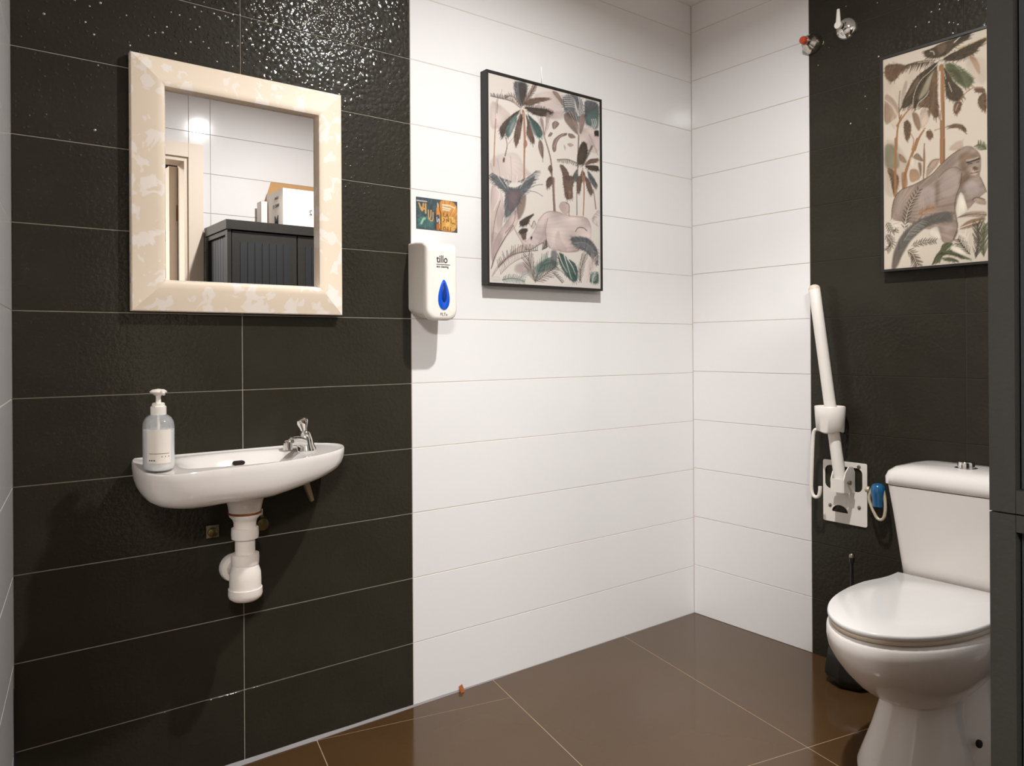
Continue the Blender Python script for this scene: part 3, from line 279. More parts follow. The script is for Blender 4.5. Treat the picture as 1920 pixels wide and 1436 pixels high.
ART_GORILLA = [["P",[196,174,154],[11,925,92,924,146,912,294,921,334,895,209,719,101,656,9,714],12,0.35],["P",[72,60,42],[258,981,294,981,355,994,464,1000,526,996,511,976,444,965,395,937,334,931,263,952],3,1.0],["P",[146,118,92],[325,990,395,989,385,952,345,941],6,0.5],["L",[232,220,202],[434,981,468,997],5.0,2.5,1.0],["L",[222,208,190],[294,973,314,968,319,951],2.5,1.3,1.0],["P",[72,60,42],[365,920,414,937,492,946,609,962,609,948,563,925,553,908,463,894,394,906],2,1.0],["F",[72,60,42],[404,919,492,926,577,933],29.3,24,5.0,1,60,1.0],["L",[180,150,90],[449,948,525,953,609,962],3.3,3.3,1.0],["L",[232,220,202],[380,929,414,937,458,942],2.1,2.1,1.0],["P",[104,80,58],[14,971,103,959,157,935,119,918,80,885,47,884,14,916],3,1.0],["F",[104,80,58],[294,929,157,939,25,939],37.6,26,5.0,1,70,1.0],["F",[72,60,42],[324,924,237,942,146,941],25.1,22,4.2,1,75,1.0],["L",[222,208,190],[334,919,273,933,221,937],2.5,2.1,1.0],["P",[196,174,154],[59,978,92,966,76,961],3,1.0],["P",[72,60,42],[339,918,273,897,221,880,183,851,129,783,118,744,156,745,193,771,252,833,314,884],2,1.0],["P",[146,118,92],[226,879,172,829,134,774,177,799,236,852],6,0.5],["P",[72,60,42],[339,902,293,880,226,838,193,791,188,731,209,731,235,759,277,762,293,800,313,844],2,1.0],["P",[176,166,142],[324,890,272,852,220,774,230,764,282,790,298,831],5,0.8],["L",[222,208,190],[344,909,293,880,231,853,191,792,190,739],2.5,1.7,1.0],["L",[232,220,202],[327,873,293,800,267,769,225,757,209,727],2.9,2.1,1.0],["P",[104,80,58],[334,895,303,846,282,770,219,745,230,731,282,721,312,671,332,663,343,678,338,734,334,815],2,1.0],["P",[92,94,66],[379,893,414,897,472,857,520,815,543,791,510,759,462,789,433,810,394,858],4,1.0],["P",[72,60,42],[394,882,462,843,486,787,452,814],6,0.6],["L",[222,208,190],[409,898,443,875,472,845],2.1,1.3,1.0],["F",[92,94,66],[394,890,462,843,524,799],33.4,14,4.2,1,40,1.0],["P",[72,60,42],[369,888,394,858,423,812,476,762,486,729,452,712,388,740,379,806],3,1.0],["F",[72,60,42],[384,837,428,772,452,724],29.3,10,4.2,0,40,1.0],["L",[232,220,202],[372,871,384,829],2.5,1.7,1.0],["L",[232,220,202],[399,810,418,766],2.1,1.3,1.0],["L",[158,114,78],[359,890,363,769,363,514],20.9,18.4,1.0],["L",[222,208,190],[350,868,349,732,357,651],6.7,4.2,1.0],["L",[104,80,58],[374,727,374,513],3.3,3.3,1.0],["L",[104,80,58],[353,692,354,516],3.3,3.3,0.5],["P",[158,114,78],[511,903,548,890,572,850,576,803,553,831,530,871],3,0.8],["P",[196,174,154],[492,891,604,873,603,759,538,796],10,0.5],["L",[158,114,78],[457,715,491,744,538,761,589,750],3.3,3.3,1.0],["P",[104,80,58],[427,705,447,717,478,707,461,671,442,659,427,674],2,1.0],["L",[196,174,154],[452,704,437,676],3.3,1.7,1.0],["P",[104,80,58],[538,757,599,745,603,725,552,735],2,1.0],["P",[104,80,58],[561,706,585,725,608,724,607,640,580,657,563,683],2,1.0],["P",[104,80,58],[382,614,432,622,475,610,497,587,499,571,461,597,412,607],2,1.0],["L",[158,114,78],[317,610,352,614,392,613],2.5,2.5,1.0],["P",[176,152,132],[10,841,58,810,101,756,96,715,68,703,9,680],3,1.0],["L",[222,208,190],[13,806,52,778,85,729,101,693],2.5,2.1,1.0],["P",[146,118,92],[10,798,46,766,68,720,9,689],5,0.6],["L",[158,114,78],[117,715,90,658,86,558],6.7,9.2,1.0],["L",[158,114,78],[90,670,145,722,188,743],9.2,4.2,1.0],["L",[104,80,58],[104,701,102,781,110,829],4.2,2.5,1.0],["L",[196,174,154],[73,660,57,684],5.0,3.3,1.0],["P",[196,174,154],[118,811,146,875,157,852,134,791,112,753],4,0.9],["P",[104,80,58],[133,679,155,687,179,658,171,610,149,585,133,638],2,1.0],["L",[158,114,78],[176,618,197,586,181,543],2.5,4.2,1.0],["P",[146,118,92],[182,720,219,704,240,648,224,618,192,668],3,1.0],["P",[196,174,154],[230,715,272,715,292,671,261,636,234,632],3,0.8],["P",[104,80,58],[272,715,297,698,287,668],3,0.7],["L",[158,114,78],[260,628,224,593,197,540],6.7,12.5,1.0],["P",[104,80,58],[266,611,291,622,312,591,291,570,276,581],2,1.0],["L",[232,220,202],[255,625,291,614],2.5,1.3,1.0],["P",[176,152,132],[411,522,441,537,475,540,479,496,401,508],6,0.8],["L",[196,174,154],[470,521,482,546],3.3,2.5,1.0],["F",[92,94,66],[606,480,578,500,560,510],25.1,10,3.8,0,50,1.0],["P",[176,152,132],[10,622,78,593,141,513,163,457,105,386,58,338,8,371],10,0.5],["P",[92,94,66],[10,596,66,587,101,519,100,466,24,477,9,506],6,0.6],["P",[104,80,58],[24,486,65,466,106,421,70,337,53,410],3,1.0],["L",[158,114,78],[81,611,77,478,76,345],11.5,9.8,1.0],["P",[146,118,92],[95,542,129,523,155,484,106,500],2,1.0],["L",[158,114,78],[215,588,181,520,140,447,128,374],11.5,13.3,1.0],["L",[104,80,58],[257,560,253,487,250,401],3.6,3.6,1.0],["P",[158,114,78],[248,497,257,556,264,494,255,401],2,0.8],["P",[146,118,92],[181,507,215,528,253,483,242,480,209,494],2,1.0],["P",[232,220,202],[175,516,209,494,192,444,164,483],3,0.7],["P",[158,114,78],[169,456,214,450,236,403,174,390,163,422],3,0.7],["P",[104,80,58],[214,484,242,472,236,399],3,0.8],["P",[158,114,78],[114,451,146,442,157,379,117,375],3,0.8],["P",[176,152,132],[269,442,292,477,324,483,348,475,329,446,297,425,264,400],3,1.0],["L",[104,80,58],[275,450,308,479,346,476],2.2,1.3,1.0],["L",[158,114,78],[363,564,362,462],22.2,22.2,1.0],["L",[104,80,58],[374,562,373,469],3.6,3.6,1.0],["P",[152,132,118],[51,232,55,294,76,345,122,372,191,379,253,397,307,415,351,451,404,481,456,503,492,513,527,506,557,483,577,455,576,398,566,375,590,335,605,297,575,284,535,256,505,231,490,274,475,309,460,315,444,275,433,226,448,174,448,137,422,98,380,93,354,108,338,164,262,167,195,200,133,215],2,1.0],["P",[186,168,158],[219,362,285,371,329,357,323,272,240,251,207,294],16,0.75],["P",[184,166,156],[339,364,382,421,435,427,466,397,465,339,434,301,392,290,350,303],14,0.75],["P",[190,174,164],[480,345,526,364,576,337,575,292,515,275,485,308],12,0.8],["P",[176,160,146],[76,327,128,356,128,294,104,244,69,257],14,0.6],["P",[180,162,150],[338,177,423,186,433,151,380,135],14,0.6],["P",[104,80,58],[323,387,340,381,333,271,323,272],8,0.5],["P",[104,80,58],[460,373,486,386,516,374,475,346,465,318],6,0.7],["P",[104,80,58],[456,478,502,487,537,473,557,454,517,456,497,447,501,405,516,374,476,396,461,431],8,0.55],["L",[104,80,58],[51,236,55,294,76,345,122,372,191,379,253,397,307,415,351,451,404,481,461,502],3.6,3.6,0.8],["L",[72,60,42],[471,397,465,347,439,301,428,252,443,192,448,154,422,110],2.7,2.7,0.8],["L",[104,80,58],[340,393,382,426,435,431,466,410],2.2,2.2,0.7],["L",[72,60,42],[485,287,505,231],2.2,2.2,0.7],["L",[72,60,42],[571,366,595,322,605,297],2.2,2.2,0.7],["L",[50,40,28],[499,438,527,440,567,446],4.4,5.3,1.0],["L",[196,174,154],[497,449,532,448,562,453],3.6,3.6,1.0],["L",[50,40,28],[507,432,527,431],3.6,3.6,1.0],["L",[50,40,28],[554,432,565,433],2.7,2.7,1.0],["P",[196,174,154],[516,407,537,424,561,417,566,391,551,373,521,379],4,0.9],["P",[104,80,58],[529,413,542,417,561,408,556,399,536,404],3,1.0],["L",[72,60,42],[521,389,541,388,561,390],2.7,2.7,1.0],["P",[232,220,202],[460,311,480,300,500,244,500,223,449,191,433,234,444,279],3,1.0],["P",[232,220,202],[278,166,333,182,348,138,354,116,284,135],3,1.0],["F",[50,40,28],[130,180,156,282,225,357],26.6,12,4.9,0,50,1.0],["L",[222,208,190],[130,180,156,282,225,357],3.6,1.8,1.0],["F",[50,40,28],[22,226,51,169,92,183],22.2,8,4.9,0,50,1.0],["L",[222,208,190],[22,226,51,169,92,183],3.6,1.8,1.0],["F",[50,40,28],[15,168,62,119,21,91],26.6,10,4.9,0,50,1.0],["L",[222,208,190],[15,168,62,119,21,91],3.6,1.8,1.0],["F",[50,40,28],[178,101,245,113,321,110],22.2,10,4.9,0,50,1.0],["L",[222,208,190],[178,101,245,113,321,110],3.6,1.8,1.0],["F",[50,40,28],[149,81,183,66,211,7],35.5,10,4.9,0,50,1.0],["L",[222,208,190],[149,81,183,66,211,7],3.6,1.8,1.0],["F",[222,208,190],[22,235,57,222,104,173],26.6,10,4.0,1,60,1.0],["F",[158,114,78],[218,241,274,261,322,264],22.2,10,5.3,0,60,0.8],["P",[98,92,84],[50,0,62,79,103,147,178,201,246,221,328,233,392,239,428,198,370,195,284,187,229,162,167,124,114,58,73,3],5,1.0],["F",[98,92,84],[91,86,172,176,284,208,402,209],53.3,34,4.4,0,35,0.9],["F",[150,144,134],[127,127,178,184,246,212],39.9,18,2.7,-1,60,0.9],["P",[110,96,86],[50,0,68,70,109,84,102,32,73,-2],6,0.8],["P",[176,152,132],[530,273,546,288,600,265,604,240,550,254],3,1.0],["L",[72,60,42],[530,273,551,283,595,266],2.7,2.2,1.0],["P",[176,152,132],[449,204,505,223,604,216,604,188,515,201],3,1.0],["P",[146,118,92],[443,150,505,186,594,193,599,176,525,151],3,1.0],["L",[72,60,42],[449,204,515,213,604,200],2.7,1.8,1.0],["L",[232,220,202],[448,154,515,168,584,177],3.6,2.7,1.0],["F",[50,40,28],[544,18,564,90,555,164],48.8,14,3.6,0,30,1.0],["F",[92,94,66],[588,22,584,96,599,160],53.3,12,5.3,0,30,1.0],["F",[50,40,28],[514,36,473,77,448,108],35.5,8,3.6,0,40,1.0],["F",[222,208,190],[534,27,514,77,484,130],39.9,10,3.6,0,40,1.0],["P",[92,94,66],[304,9,321,47,348,66,359,94,401,99,422,89,380,67,358,44,342,11],2,1.0],["F",[92,94,66],[304,9,348,40,411,57],66.6,7,8.9,1,20,1.0],["P",[92,94,66],[348,57,411,61,483,30,534,10,458,28,390,46],2,1.0],["P",[92,94,66],[348,32,411,31,463,7,379,17],2,1.0],["P",[232,220,202],[412,86,458,70,514,28,463,40,401,66],2,1.0],["L",[50,40,28],[299,5,321,42,358,56],2.2,1.8,1.0],["L",[50,40,28],[353,50,432,44,483,18],1.8,1.3,1.0],["P",[104,80,58],[1606,971,1517,959,1463,935,1501,918,1540,885,1573,884,1606,916],3,1.0],["P",[196,174,154],[1561,978,1528,966,1544,961],3,1.0],["P",[146,118,92],[1394,879,1448,829,1486,774,1443,799,1384,852],6,0.5],["P",[176,152,132],[1610,841,1562,810,1519,756,1524,715,1552,703,1611,680],3,1.0],["L",[222,208,190],[1607,806,1568,778,1535,729,1519,693],2.5,2.1,1.0],["P",[146,118,92],[1610,798,1574,766,1552,720,1611,689],5,0.6],["L",[158,114,78],[1503,715,1530,658,1534,558],6.7,9.2,1.0],["L",[158,114,78],[1530,670,1475,722,1432,743],9.2,4.2,1.0],["L",[104,80,58],[1516,701,1518,781,1510,829],4.2,2.5,1.0],["L",[196,174,154],[1547,660,1563,684],5.0,3.3,1.0],["P",[196,174,154],[1502,811,1474,875,1463,852,1486,791,1508,753],4,0.9],["P",[104,80,58],[1487,679,1465,687,1441,658,1449,610,1471,585,1487,638],2,1.0],["L",[158,114,78],[1444,618,1423,586,1439,543],2.5,4.2,1.0],["P",[146,118,92],[1438,720,1401,704,1380,648,1396,618,1428,668],3,1.0],["P",[176,152,132],[1610,622,1542,593,1479,513,1457,457,1515,386,1562,338,1612,371],10,0.5],["P",[92,94,66],[1610,596,1554,587,1519,519,1520,466,1596,477,1611,506],6,0.6],["P",[104,80,58],[1596,486,1555,466,1514,421,1550,337,1567,410],3,1.0],["L",[158,114,78],[1539,611,1543,478,1544,345],11.5,9.8,1.0],["P",[146,118,92],[1525,542,1491,523,1465,484,1514,500],2,1.0],["L",[158,114,78],[1405,588,1439,520,1480,447,1492,374],11.5,13.3,1.0],["L",[104,80,58],[1363,560,1367,487,1370,401],3.6,3.6,1.0],["P",[146,118,92],[1439,507,1405,528,1367,483,1378,480,1411,494],2,1.0],["P",[232,220,202],[1445,516,1411,494,1428,444,1456,483],3,0.7],["P",[158,114,78],[1451,456,1406,450,1384,403,1446,390,1457,422],3,0.7],["P",[104,80,58],[1406,484,1378,472,1384,399],3,0.8],["P",[158,114,78],[1506,451,1474,442,1463,379,1503,375],3,0.8],["P",[176,160,146],[1544,327,1492,356,1492,294,1516,244,1551,257],14,0.6],["F",[50,40,28],[1490,180,1464,282,1395,357],26.6,12,4.9,0,50,1.0],["L",[222,208,190],[1490,180,1464,282,1395,357],3.6,1.8,1.0],["F",[50,40,28],[1598,226,1569,169,1528,183],22.2,8,4.9,0,50,1.0],["L",[222,208,190],[1598,226,1569,169,1528,183],3.6,1.8,1.0],["F",[50,40,28],[1605,168,1558,119,1599,91],26.6,10,4.9,0,50,1.0],["L",[222,208,190],[1605,168,1558,119,1599,91],3.6,1.8,1.0],["F",[50,40,28],[1471,81,1437,66,1409,7],35.5,10,4.9,0,50,1.0],["L",[222,208,190],[1471,81,1437,66,1409,7],3.6,1.8,1.0],["F",[222,208,190],[1598,235,1563,222,1516,173],26.6,10,4.0,1,60,1.0],["F",[150,144,134],[1493,127,1442,184,1374,212],39.9,18,2.7,-1,60,0.9],["P",[110,96,86],[1570,0,1552,70,1511,84,1518,32,1547,-2],6,0.8],["P",[186,168,158],[839,362,905,371,949,357,943,272,860,251,827,294],16,0.75],["P",[176,160,146],[696,327,748,356,748,294,724,244,689,257],14,0.6],["P",[104,80,58],[943,387,960,381,953,271,943,272],8,0.5],["P",[232,220,202],[898,166,953,182,968,138,974,116,904,135],3,1.0],["F",[50,40,28],[750,180,776,282,845,357],26.6,12,4.9,0,50,1.0],["L",[222,208,190],[750,180,776,282,845,357],3.6,1.8,1.0],["F",[50,40,28],[642,226,671,169,712,183],22.2,8,4.9,0,50,1.0],["L",[222,208,190],[642,226,671,169,712,183],3.6,1.8,1.0],["F",[50,40,28],[635,168,682,119,641,91],26.6,10,4.9,0,50,1.0],["L",[222,208,190],[635,168,682,119,641,91],3.6,1.8,1.0],["F",[50,40,28],[798,101,865,113,941,110],22.2,10,4.9,0,50,1.0],["L",[222,208,190],[798,101,865,113,941,110],3.6,1.8,1.0],["F",[50,40,28],[769,81,803,66,831,7],35.5,10,4.9,0,50,1.0],["L",[222,208,190],[769,81,803,66,831,7],3.6,1.8,1.0],["F",[222,208,190],[642,235,677,222,724,173],26.6,10,4.0,1,60,1.0],["F",[158,114,78],[838,241,894,261,942,264],22.2,10,5.3,0,60,0.8],["F",[150,144,134],[747,127,798,184,866,212],39.9,18,2.7,-1,60,0.9],["P",[110,96,86],[670,0,688,70,729,84,722,32,693,-2],6,0.8],["L",[50,40,28],[919,5,941,42,978,56],2.2,1.8,1.0]]

# ------------------------------------------------------------------ materials
M_DARK = dark_tile_mat()
M_WHITE = mat('white_satin_tile', (224, 222, 221), .125, spec=.40, var=.02, vscale=2, bump=.0002, bscale=9)
M_GROUT = mat('light_grout', (176, 168, 156), .8, var=.25, vscale=30)
M_GROUTW = mat('pinkish_white_grout', (206, 194, 186), .8, var=.12, vscale=20)
M_GROUTD = mat('dark_grout', (48, 45, 37), .8, var=.3, vscale=20)
M_FLOOR = mat('polished_brown_tile', (76, 55, 33), .12, spec=.62, var=.22, vscale=2.2)
M_FGROUT = mat('sand_grout', (170, 148, 120), .8, var=.2, vscale=30)
M_CEIL = mat('white_ceiling_paint', (232, 226, 222), .9)
M_HALL = mat('grey_hall_paint', (104, 99, 92), .9)
M_PORC = mat('white_porcelain', (224, 218, 213), .09, spec=.55, var=.01)
M_PLAST = mat('white_plastic', (232, 226, 218), .32, var=.01)
M_PIPE = mat('white_pipe_plastic', (236, 228, 220), .38, var=.04, vscale=30)
M_CHROME = mat('chrome', (222, 220, 216), .08, metal=1)
M_STEEL = mat('dull_chrome', (150, 144, 132), .3, metal=1, var=.25, vscale=60)
M_BLACK = mat('black_paint', (34, 31, 29), .45, var=.1)
M_HOLE = mat('dark_hollow', (30, 18, 12), .7)
M_CLAD = mat('anthracite_plastic', (42, 41, 37), .42, var=.1, vscale=18, bump=.0004, bscale=140)
M_CLADD = mat('anthracite_plastic_recess', (38, 40, 43), .5, var=.1)
M_DOORW = mat('cream_door_paint', (222, 208, 190), .45)
M_BRASS = mat('aged_brass', (120, 74, 40), .35, metal=.8)
M_CARD = mat('brown_cardboard', (176, 138, 92), .8, var=.08, vscale=20)
M_CARDW = mat('white_printed_cardboard', (232, 224, 214), .6, var=.02)
M_INK = mat('dark_ink', (60, 54, 56), .6)
M_BLUE = mat('blue_window_plastic', (16, 84, 206), .18, spec=.6, coat=.5)
M_BLUED = mat('dark_blue_window_plastic', (14, 52, 132), .2)
M_CYAN = mat('blue_valve_plastic', (18, 88, 132), .2, coat=.4, var=.15, vscale=40)
M_CLEAR = mat('clear_bottle_plastic', (236, 238, 240), .10, coat=.4)
M_CLEAR.node_tree.nodes['Principled BSDF'].inputs['Alpha'].default_value = .30
M_GEL = mat('milky_gel', (214, 214, 212), .3, coat=.5)
M_RUST = mat('rusty_edge', (128, 72, 30), .8, var=.5, vscale=90)
M_RED = mat('red_cap', (186, 70, 40), .4)
M_BRONZE = mat('tarnished_brass', (104, 92, 60), .3, metal=.9, var=.4, vscale=50)
M_TAN = mat('tan_plastic', (150, 132, 104), .6)
M_HOSE = mat('braided_hose', (196, 184, 160), .35, metal=.3, var=.2, vscale=160)
M_MIRROR = mat('mirror_silver', (238, 236, 236), .0, metal=1)
M_MIRROR.node_tree.nodes['Principled BSDF'].inputs['Roughness'].default_value = 0.0
M_PRINT = print_mat('canvas_print', .7)
M_PRINTG = print_mat('glossy_sticker_print', .35)
M_CHIP = mat('brown_chip', (150, 84, 36), .7, var=.3, vscale=200)
M_LENS = mat('lamp_lens', (255, 244, 226), .5, emit=6)
M_FRAME = mat('cream_satin_damask', (226, 196, 160), .36, spec=.5, var=.03)
def damask():
    nt = M_FRAME.node_tree; b = nt.nodes['Principled BSDF']; N = nt.nodes.new; Lk = nt.links.new
    tc = N('ShaderNodeTexCoord')
    n = N('ShaderNodeTexNoise'); n.inputs['Scale'].default_value = 26; n.inputs['Detail'].default_value = 1; n.inputs['Distortion'].default_value = 1.6; Lk(tc.outputs['Object'], n.inputs['Vector'])
    vo = N('ShaderNodeTexVoronoi'); vo.inputs['Scale'].default_value = 24; vo.feature = 'SMOOTH_F1'; Lk(tc.outputs['Object'], vo.inputs['Vector'])
    ad = N('ShaderNodeMath'); ad.operation = 'ADD'; Lk(n.outputs['Fac'], ad.inputs[0]); Lk(vo.outputs['Distance'], ad.inputs[1])
    rp = N('ShaderNodeValToRGB'); rp.color_ramp.elements[0].position = .80; rp.color_ramp.elements[1].position = .86; Lk(ad.outputs[0], rp.inputs[0])
    mx = N('ShaderNodeMix'); mx.data_type = 'RGBA'; mx.inputs[6].default_value = (*s2l((246, 236, 226)), 1); mx.inputs[7].default_value = (*s2l((236, 219, 198)), 1); Lk(rp.outputs[0], mx.inputs[0]); Lk(mx.outputs[2], b.inputs['Base Color'])
    mr = N('ShaderNodeMapRange'); mr.inputs[3].default_value = .17; mr.inputs[4].default_value = .55; Lk(rp.outputs[0], mr.inputs[0]); Lk(mr.outputs[0], b.inputs['Roughness'])
damask()

# ------------------------------------------------------------------ the room: walls of grout with every tile laid on them
GAP = 0.0026
TILE_MESH = {}
def tile_mesh(w_, h_, m_):
    """a tile in its wall's frame: x along, z up, front at y = 0, 5 mm thick behind, edges eased"""
    k = (round(w_, 4), round(h_, 4), m_.name)
    if k in TILE_MESH: return TILE_MESH[k]
    me = bpy.data.meshes.new('tile'); e = .0006
    V = [(x, -.005, z) for x, z in ((0, 0), (w_, 0), (w_, h_), (0, h_))]
    V += [(x, -e, z) for x, z in ((0, 0), (w_, 0), (w_, h_), (0, h_))]
    V += [(x, 0, z) for x, z in ((e, e), (w_ - e, e), (w_ - e, h_ - e), (e, h_ - e))]
    F = [(8, 11, 10, 9)] + [(i, i + 4, (i + 1) % 4 + 4, (i + 1) % 4) for i in range(4)] + [(i + 4, i + 8, (i + 1) % 4 + 8, (i + 1) % 4 + 4) for i in range(4)] + [(0, 1, 2, 3)]
    me.from_pydata(V, [], F); me.materials.append(m_)
    bm = bmesh.new(); bm.from_mesh(me); bmesh.ops.recalc_face_normals(bm, faces=bm.faces); bm.to_mesh(me); bm.free()
    TILE_MESH[k] = me; return me
def rows(z_first, lo=0.0, hi=CEIL):
    z = z_first
    while z > lo: z -= H
    out = []
    while z < hi - .02:
        a, b = max(z, lo), min(z + H, hi)
        if b - a > .02: out.append((a, b))
        z += H
    return out
def tile_wall(wall, o, ang, cols, zs, skip=None, jit=0.0):
    """cols: (from, to, material) along the wall's own x axis; o, ang place the wall"""
    R = Matrix.Rotation(ang, 4, 'Z'); k = 0
    for a, b in zs:
        for c0, c1, m_ in cols:
            parts = [(c0, c1, a, b)]
            if skip: parts = skip(c0, c1, a, b)
            for p0, p1, q0, q1 in parts:
                if p1 - p0 < .01 or q1 - q0 < .01: continue
                me = tile_mesh(p1 - p0 - GAP, q1 - q0 - GAP, m_)
                t = bpy.data.objects.new('tile', me); COL.objects.link(t); t.parent = wall
                k += 1; dy = ((k * 7919) % 13 / 13 - .5) * jit
                t.matrix_world = Matrix.Translation(o) @ R @ Matrix.Translation((p0 + GAP / 2, dy, q0 + GAP / 2))
def slab(name, P, z0, z1, m_, label, parent=None):
    n = len(P); V = [(x, y, z0) for x, y in P] + [(x, y, z1) for x, y in P]
    F = [tuple(range(n)), tuple(range(n, 2 * n))] + [(i, (i + 1) % n, (i + 1) % n + n, i + n) for i in range(n)]
    return tag(mk(name, V, F, m_, parent), label, kind='structure' if parent is None else None)
X0 = .1525; XD = 1.1855; XJ = .6690
D = .0022                                          # the grout stands this far behind the tile faces
wall_back = slab('wall_back', [(X0 - .1, D), (XB + .1, D), (XB + .1, .12), (X0 - .1, .12)], -.02, CEIL + .05, M_GROUT, 'back wall with black slate tiles on the left and long white tiles on the right')
# the tile mesh faces +y in its frame, so the back wall is turned by 180 degrees: its x runs from right to left
zs = rows(Z0)
tile_wall(wall_back, Vector((XB, 0, 0)), PI, [(0, XB - XD, M_WHITE), (XB - XD, XB - XJ, M_DARK), (XB - XJ, XB - X0, M_DARK)], zs, jit=.0004)
slab('grout_bed', [(XD + .0005, .0008), (XB + .02, .0008), (XB + .02, .004), (XD + .0005, .004)], 0, CEIL, M_GROUTW, None, wall_back)
wall_right = slab('wall_right', [(XB + D, .12), (XB + .12, .12), (XB + .12, -2.1), (XB + D, -2.1)], -.02, CEIL + .05, M_GROUT, 'right wall with a white tiled strip in the corner and black slate tiles behind the toilet')
tile_wall(wall_right, Vector((XB, -2.0, 0)), PI / 2, [(0, 2.0 - 1.565, M_WHITE), (2.0 - 1.565, 2.0 - 1.048, M_DARK), (2.0 - 1.048, 2.0 - .531, M_DARK), (2.0 - .531, 2.0, M_WHITE)], rows(Z0 + .006), jit=.0004)
slab('grout_bed', [(XB + .0014, 0), (XB + .004, 0), (XB + .004, -.5305), (XB + .0014, -.5305)], 0, CEIL, M_GROUTW, None, wall_right)
slab('grout_bed', [(XB + .0012, -.5315), (XB + .004, -.5315), (XB + .004, -1.5645), (XB + .0012, -1.5645)], 0, CEIL, M_GROUTD, None, wall_right)
sl = .145; al = math.atan(sl); Llen = 2.0 / math.cos(al) + .14
def LW(u, off): return (X0 - math.sin(al) * u - math.cos(al) * off, -math.cos(al) * u + math.sin(al) * off)
wall_left = slab('wall_left', [LW(0, D), LW(Llen, D), LW(Llen, .1), LW(0, .1)], -.02, CEIL + .05, M_GROUTW, 'white tiled left wall running towards the doorway')
tile_wall(wall_left, Vector((X0, 0, 0)), -PI / 2 - al, [(0.0, 1.02, M_WHITE), (1.02, Llen, M_WHITE)], rows(Z0))
DX1, DZ1 = 1.045, 2.062                            # doorway: right jamb, head
wall_front = slab('wall_front', [(DX1, -2.0 - D), (XB + .12, -2.0 - D), (XB + .12, -2.12), (DX1, -2.12)], -.02, CEIL + .05, M_GROUT, 'white tiled wall with the doorway, seen in the mirror')
slab('wall_front_head', [(-.25, -2.0 - D), (DX1, -2.0 - D), (DX1, -2.12), (-.25, -2.12)], DZ1, CEIL + .05, M_GROUT, None, wall_front)
def door_skip(c0, c1, a, b):
    if c1 <= DX1 + .001:
        return [(c0, c1, max(a, DZ1), b)] if b > DZ1 else []
    return [(c0, c1, a, b)]
tile_wall(wall_front, Vector((0, -2.0, 0)), 0, [(-.13, .62, M_WHITE), (.62, DX1, M_WHITE), (DX1, 1.15, M_WHITE), (1.15, 1.83, M_WHITE), (1.83, XB, M_WHITE)], rows(Z0), skip=door_skip)
slab('ceiling', [(-.45, .12), (XB + .12, .12), (XB + .12, -2.12), (-.45, -2.12)], CEIL, CEIL + .06, M_CEIL, 'plain white painted ceiling')
floor = slab('floor', [(-1.6, .12), (XB + .5, .12), (XB + .5, -3.7), (-1.6, -3.7)], -.05, -.0007, M_FGROUT, 'polished dark brown floor tiles laid at a slight angle')
def clip(P, a, b, c):                              # keep a*x + b*y <= c
    out = []
    for i in range(len(P)):
        p, q = P[i], P[(i + 1) % len(P)]; dp, dq = a * p[0] + b * p[1] - c, a * q[0] + b * q[1] - c
        if dp <= 0: out.append(p)
        if dp * dq < 0: t = dp / (dp - dq); out.append((p[0] + (q[0] - p[0]) * t, p[1] + (q[1] - p[1]) * t))
    return out
e1, e2, T = (.9778, -.2096), (.2096, .9778), .604
for i in range(-7, 4):
    for j in range(-8, 2):
        g = GAP / 2; b1 = T * 1.045 * (2 if i >= 0 and j % 2 else 1)   # long tiles on the right, square ones on the left
        if i >= 0 and j % 2 == 0: continue
        P = [(1.4575 + e1[0] * (i * T + a) + e2[0] * (j * T * 1.045 + b), -.137 + e1[1] * (i * T + a) + e2[1] * (j * T * 1.045 + b)) for a, b in ((g, g), (T - g, g), (T - g, b1 - g), (g, b1 - g))]
        for cl in ((-1, 0, 1.5), (1, 0, XB + .002), (0, 1, .002), (0, -1, 3.6)): P = clip(P, *cl) if len(P) > 2 else P
        if len(P) < 3: continue
        n = len(P); V = [(x, y, -.006) for x, y in P] + [(x, y, 0) for x, y in P]
        mk('tile', V, [tuple(range(n, 2 * n))] + [(a, (a + 1) % n, (a + 1) % n + n, a + n) for a in range(n)], M_FLOOR, floor)
# grey sealant run along the foot of the back wall, thinning to the right
M_SEAL = mat('grey_sealant', (128, 124, 124), .5, var=.1, vscale=14)
V = []; F = []
for i in range(41):
    x = X0 + (XB - X0) * i / 40; wd = .012 * max(0, 1 - i / 24) ** .7 + .0022 + .0008 * math.sin(i * 1.7)
    V += [(x, 0, -.001), (x, 0, wd * .75), (x, -wd * .6, wd * .25), (x, -wd, -.001)]
for i in range(40): F += [(i * 4 + k, i * 4 + (k + 1) % 4, i * 4 + 4 + (k + 1) % 4, i * 4 + 4 + k) for k in range(4)]
tag(mk('baseboard_back', V, F + [(0, 1, 2, 3), (160, 161, 162, 163)], M_SEAL, smooth=True, angle=60), 'thin grey sealant line between back wall and floor', kind='structure')
# dark wedge widening towards the floor in the left corner
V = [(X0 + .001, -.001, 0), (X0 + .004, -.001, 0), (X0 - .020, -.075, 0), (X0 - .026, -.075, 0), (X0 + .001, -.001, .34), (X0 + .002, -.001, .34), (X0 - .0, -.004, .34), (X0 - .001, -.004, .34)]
tag(mk('corner_wedge_1', V, BF and [(0, 1, 2, 3), (4, 5, 6, 7), (0, 1, 5, 4), (1, 2, 6, 5), (2, 3, 7, 6), (3, 0, 4, 7)], M_CLADD), 'dark wedge in the left corner above the floor', kind='structure')

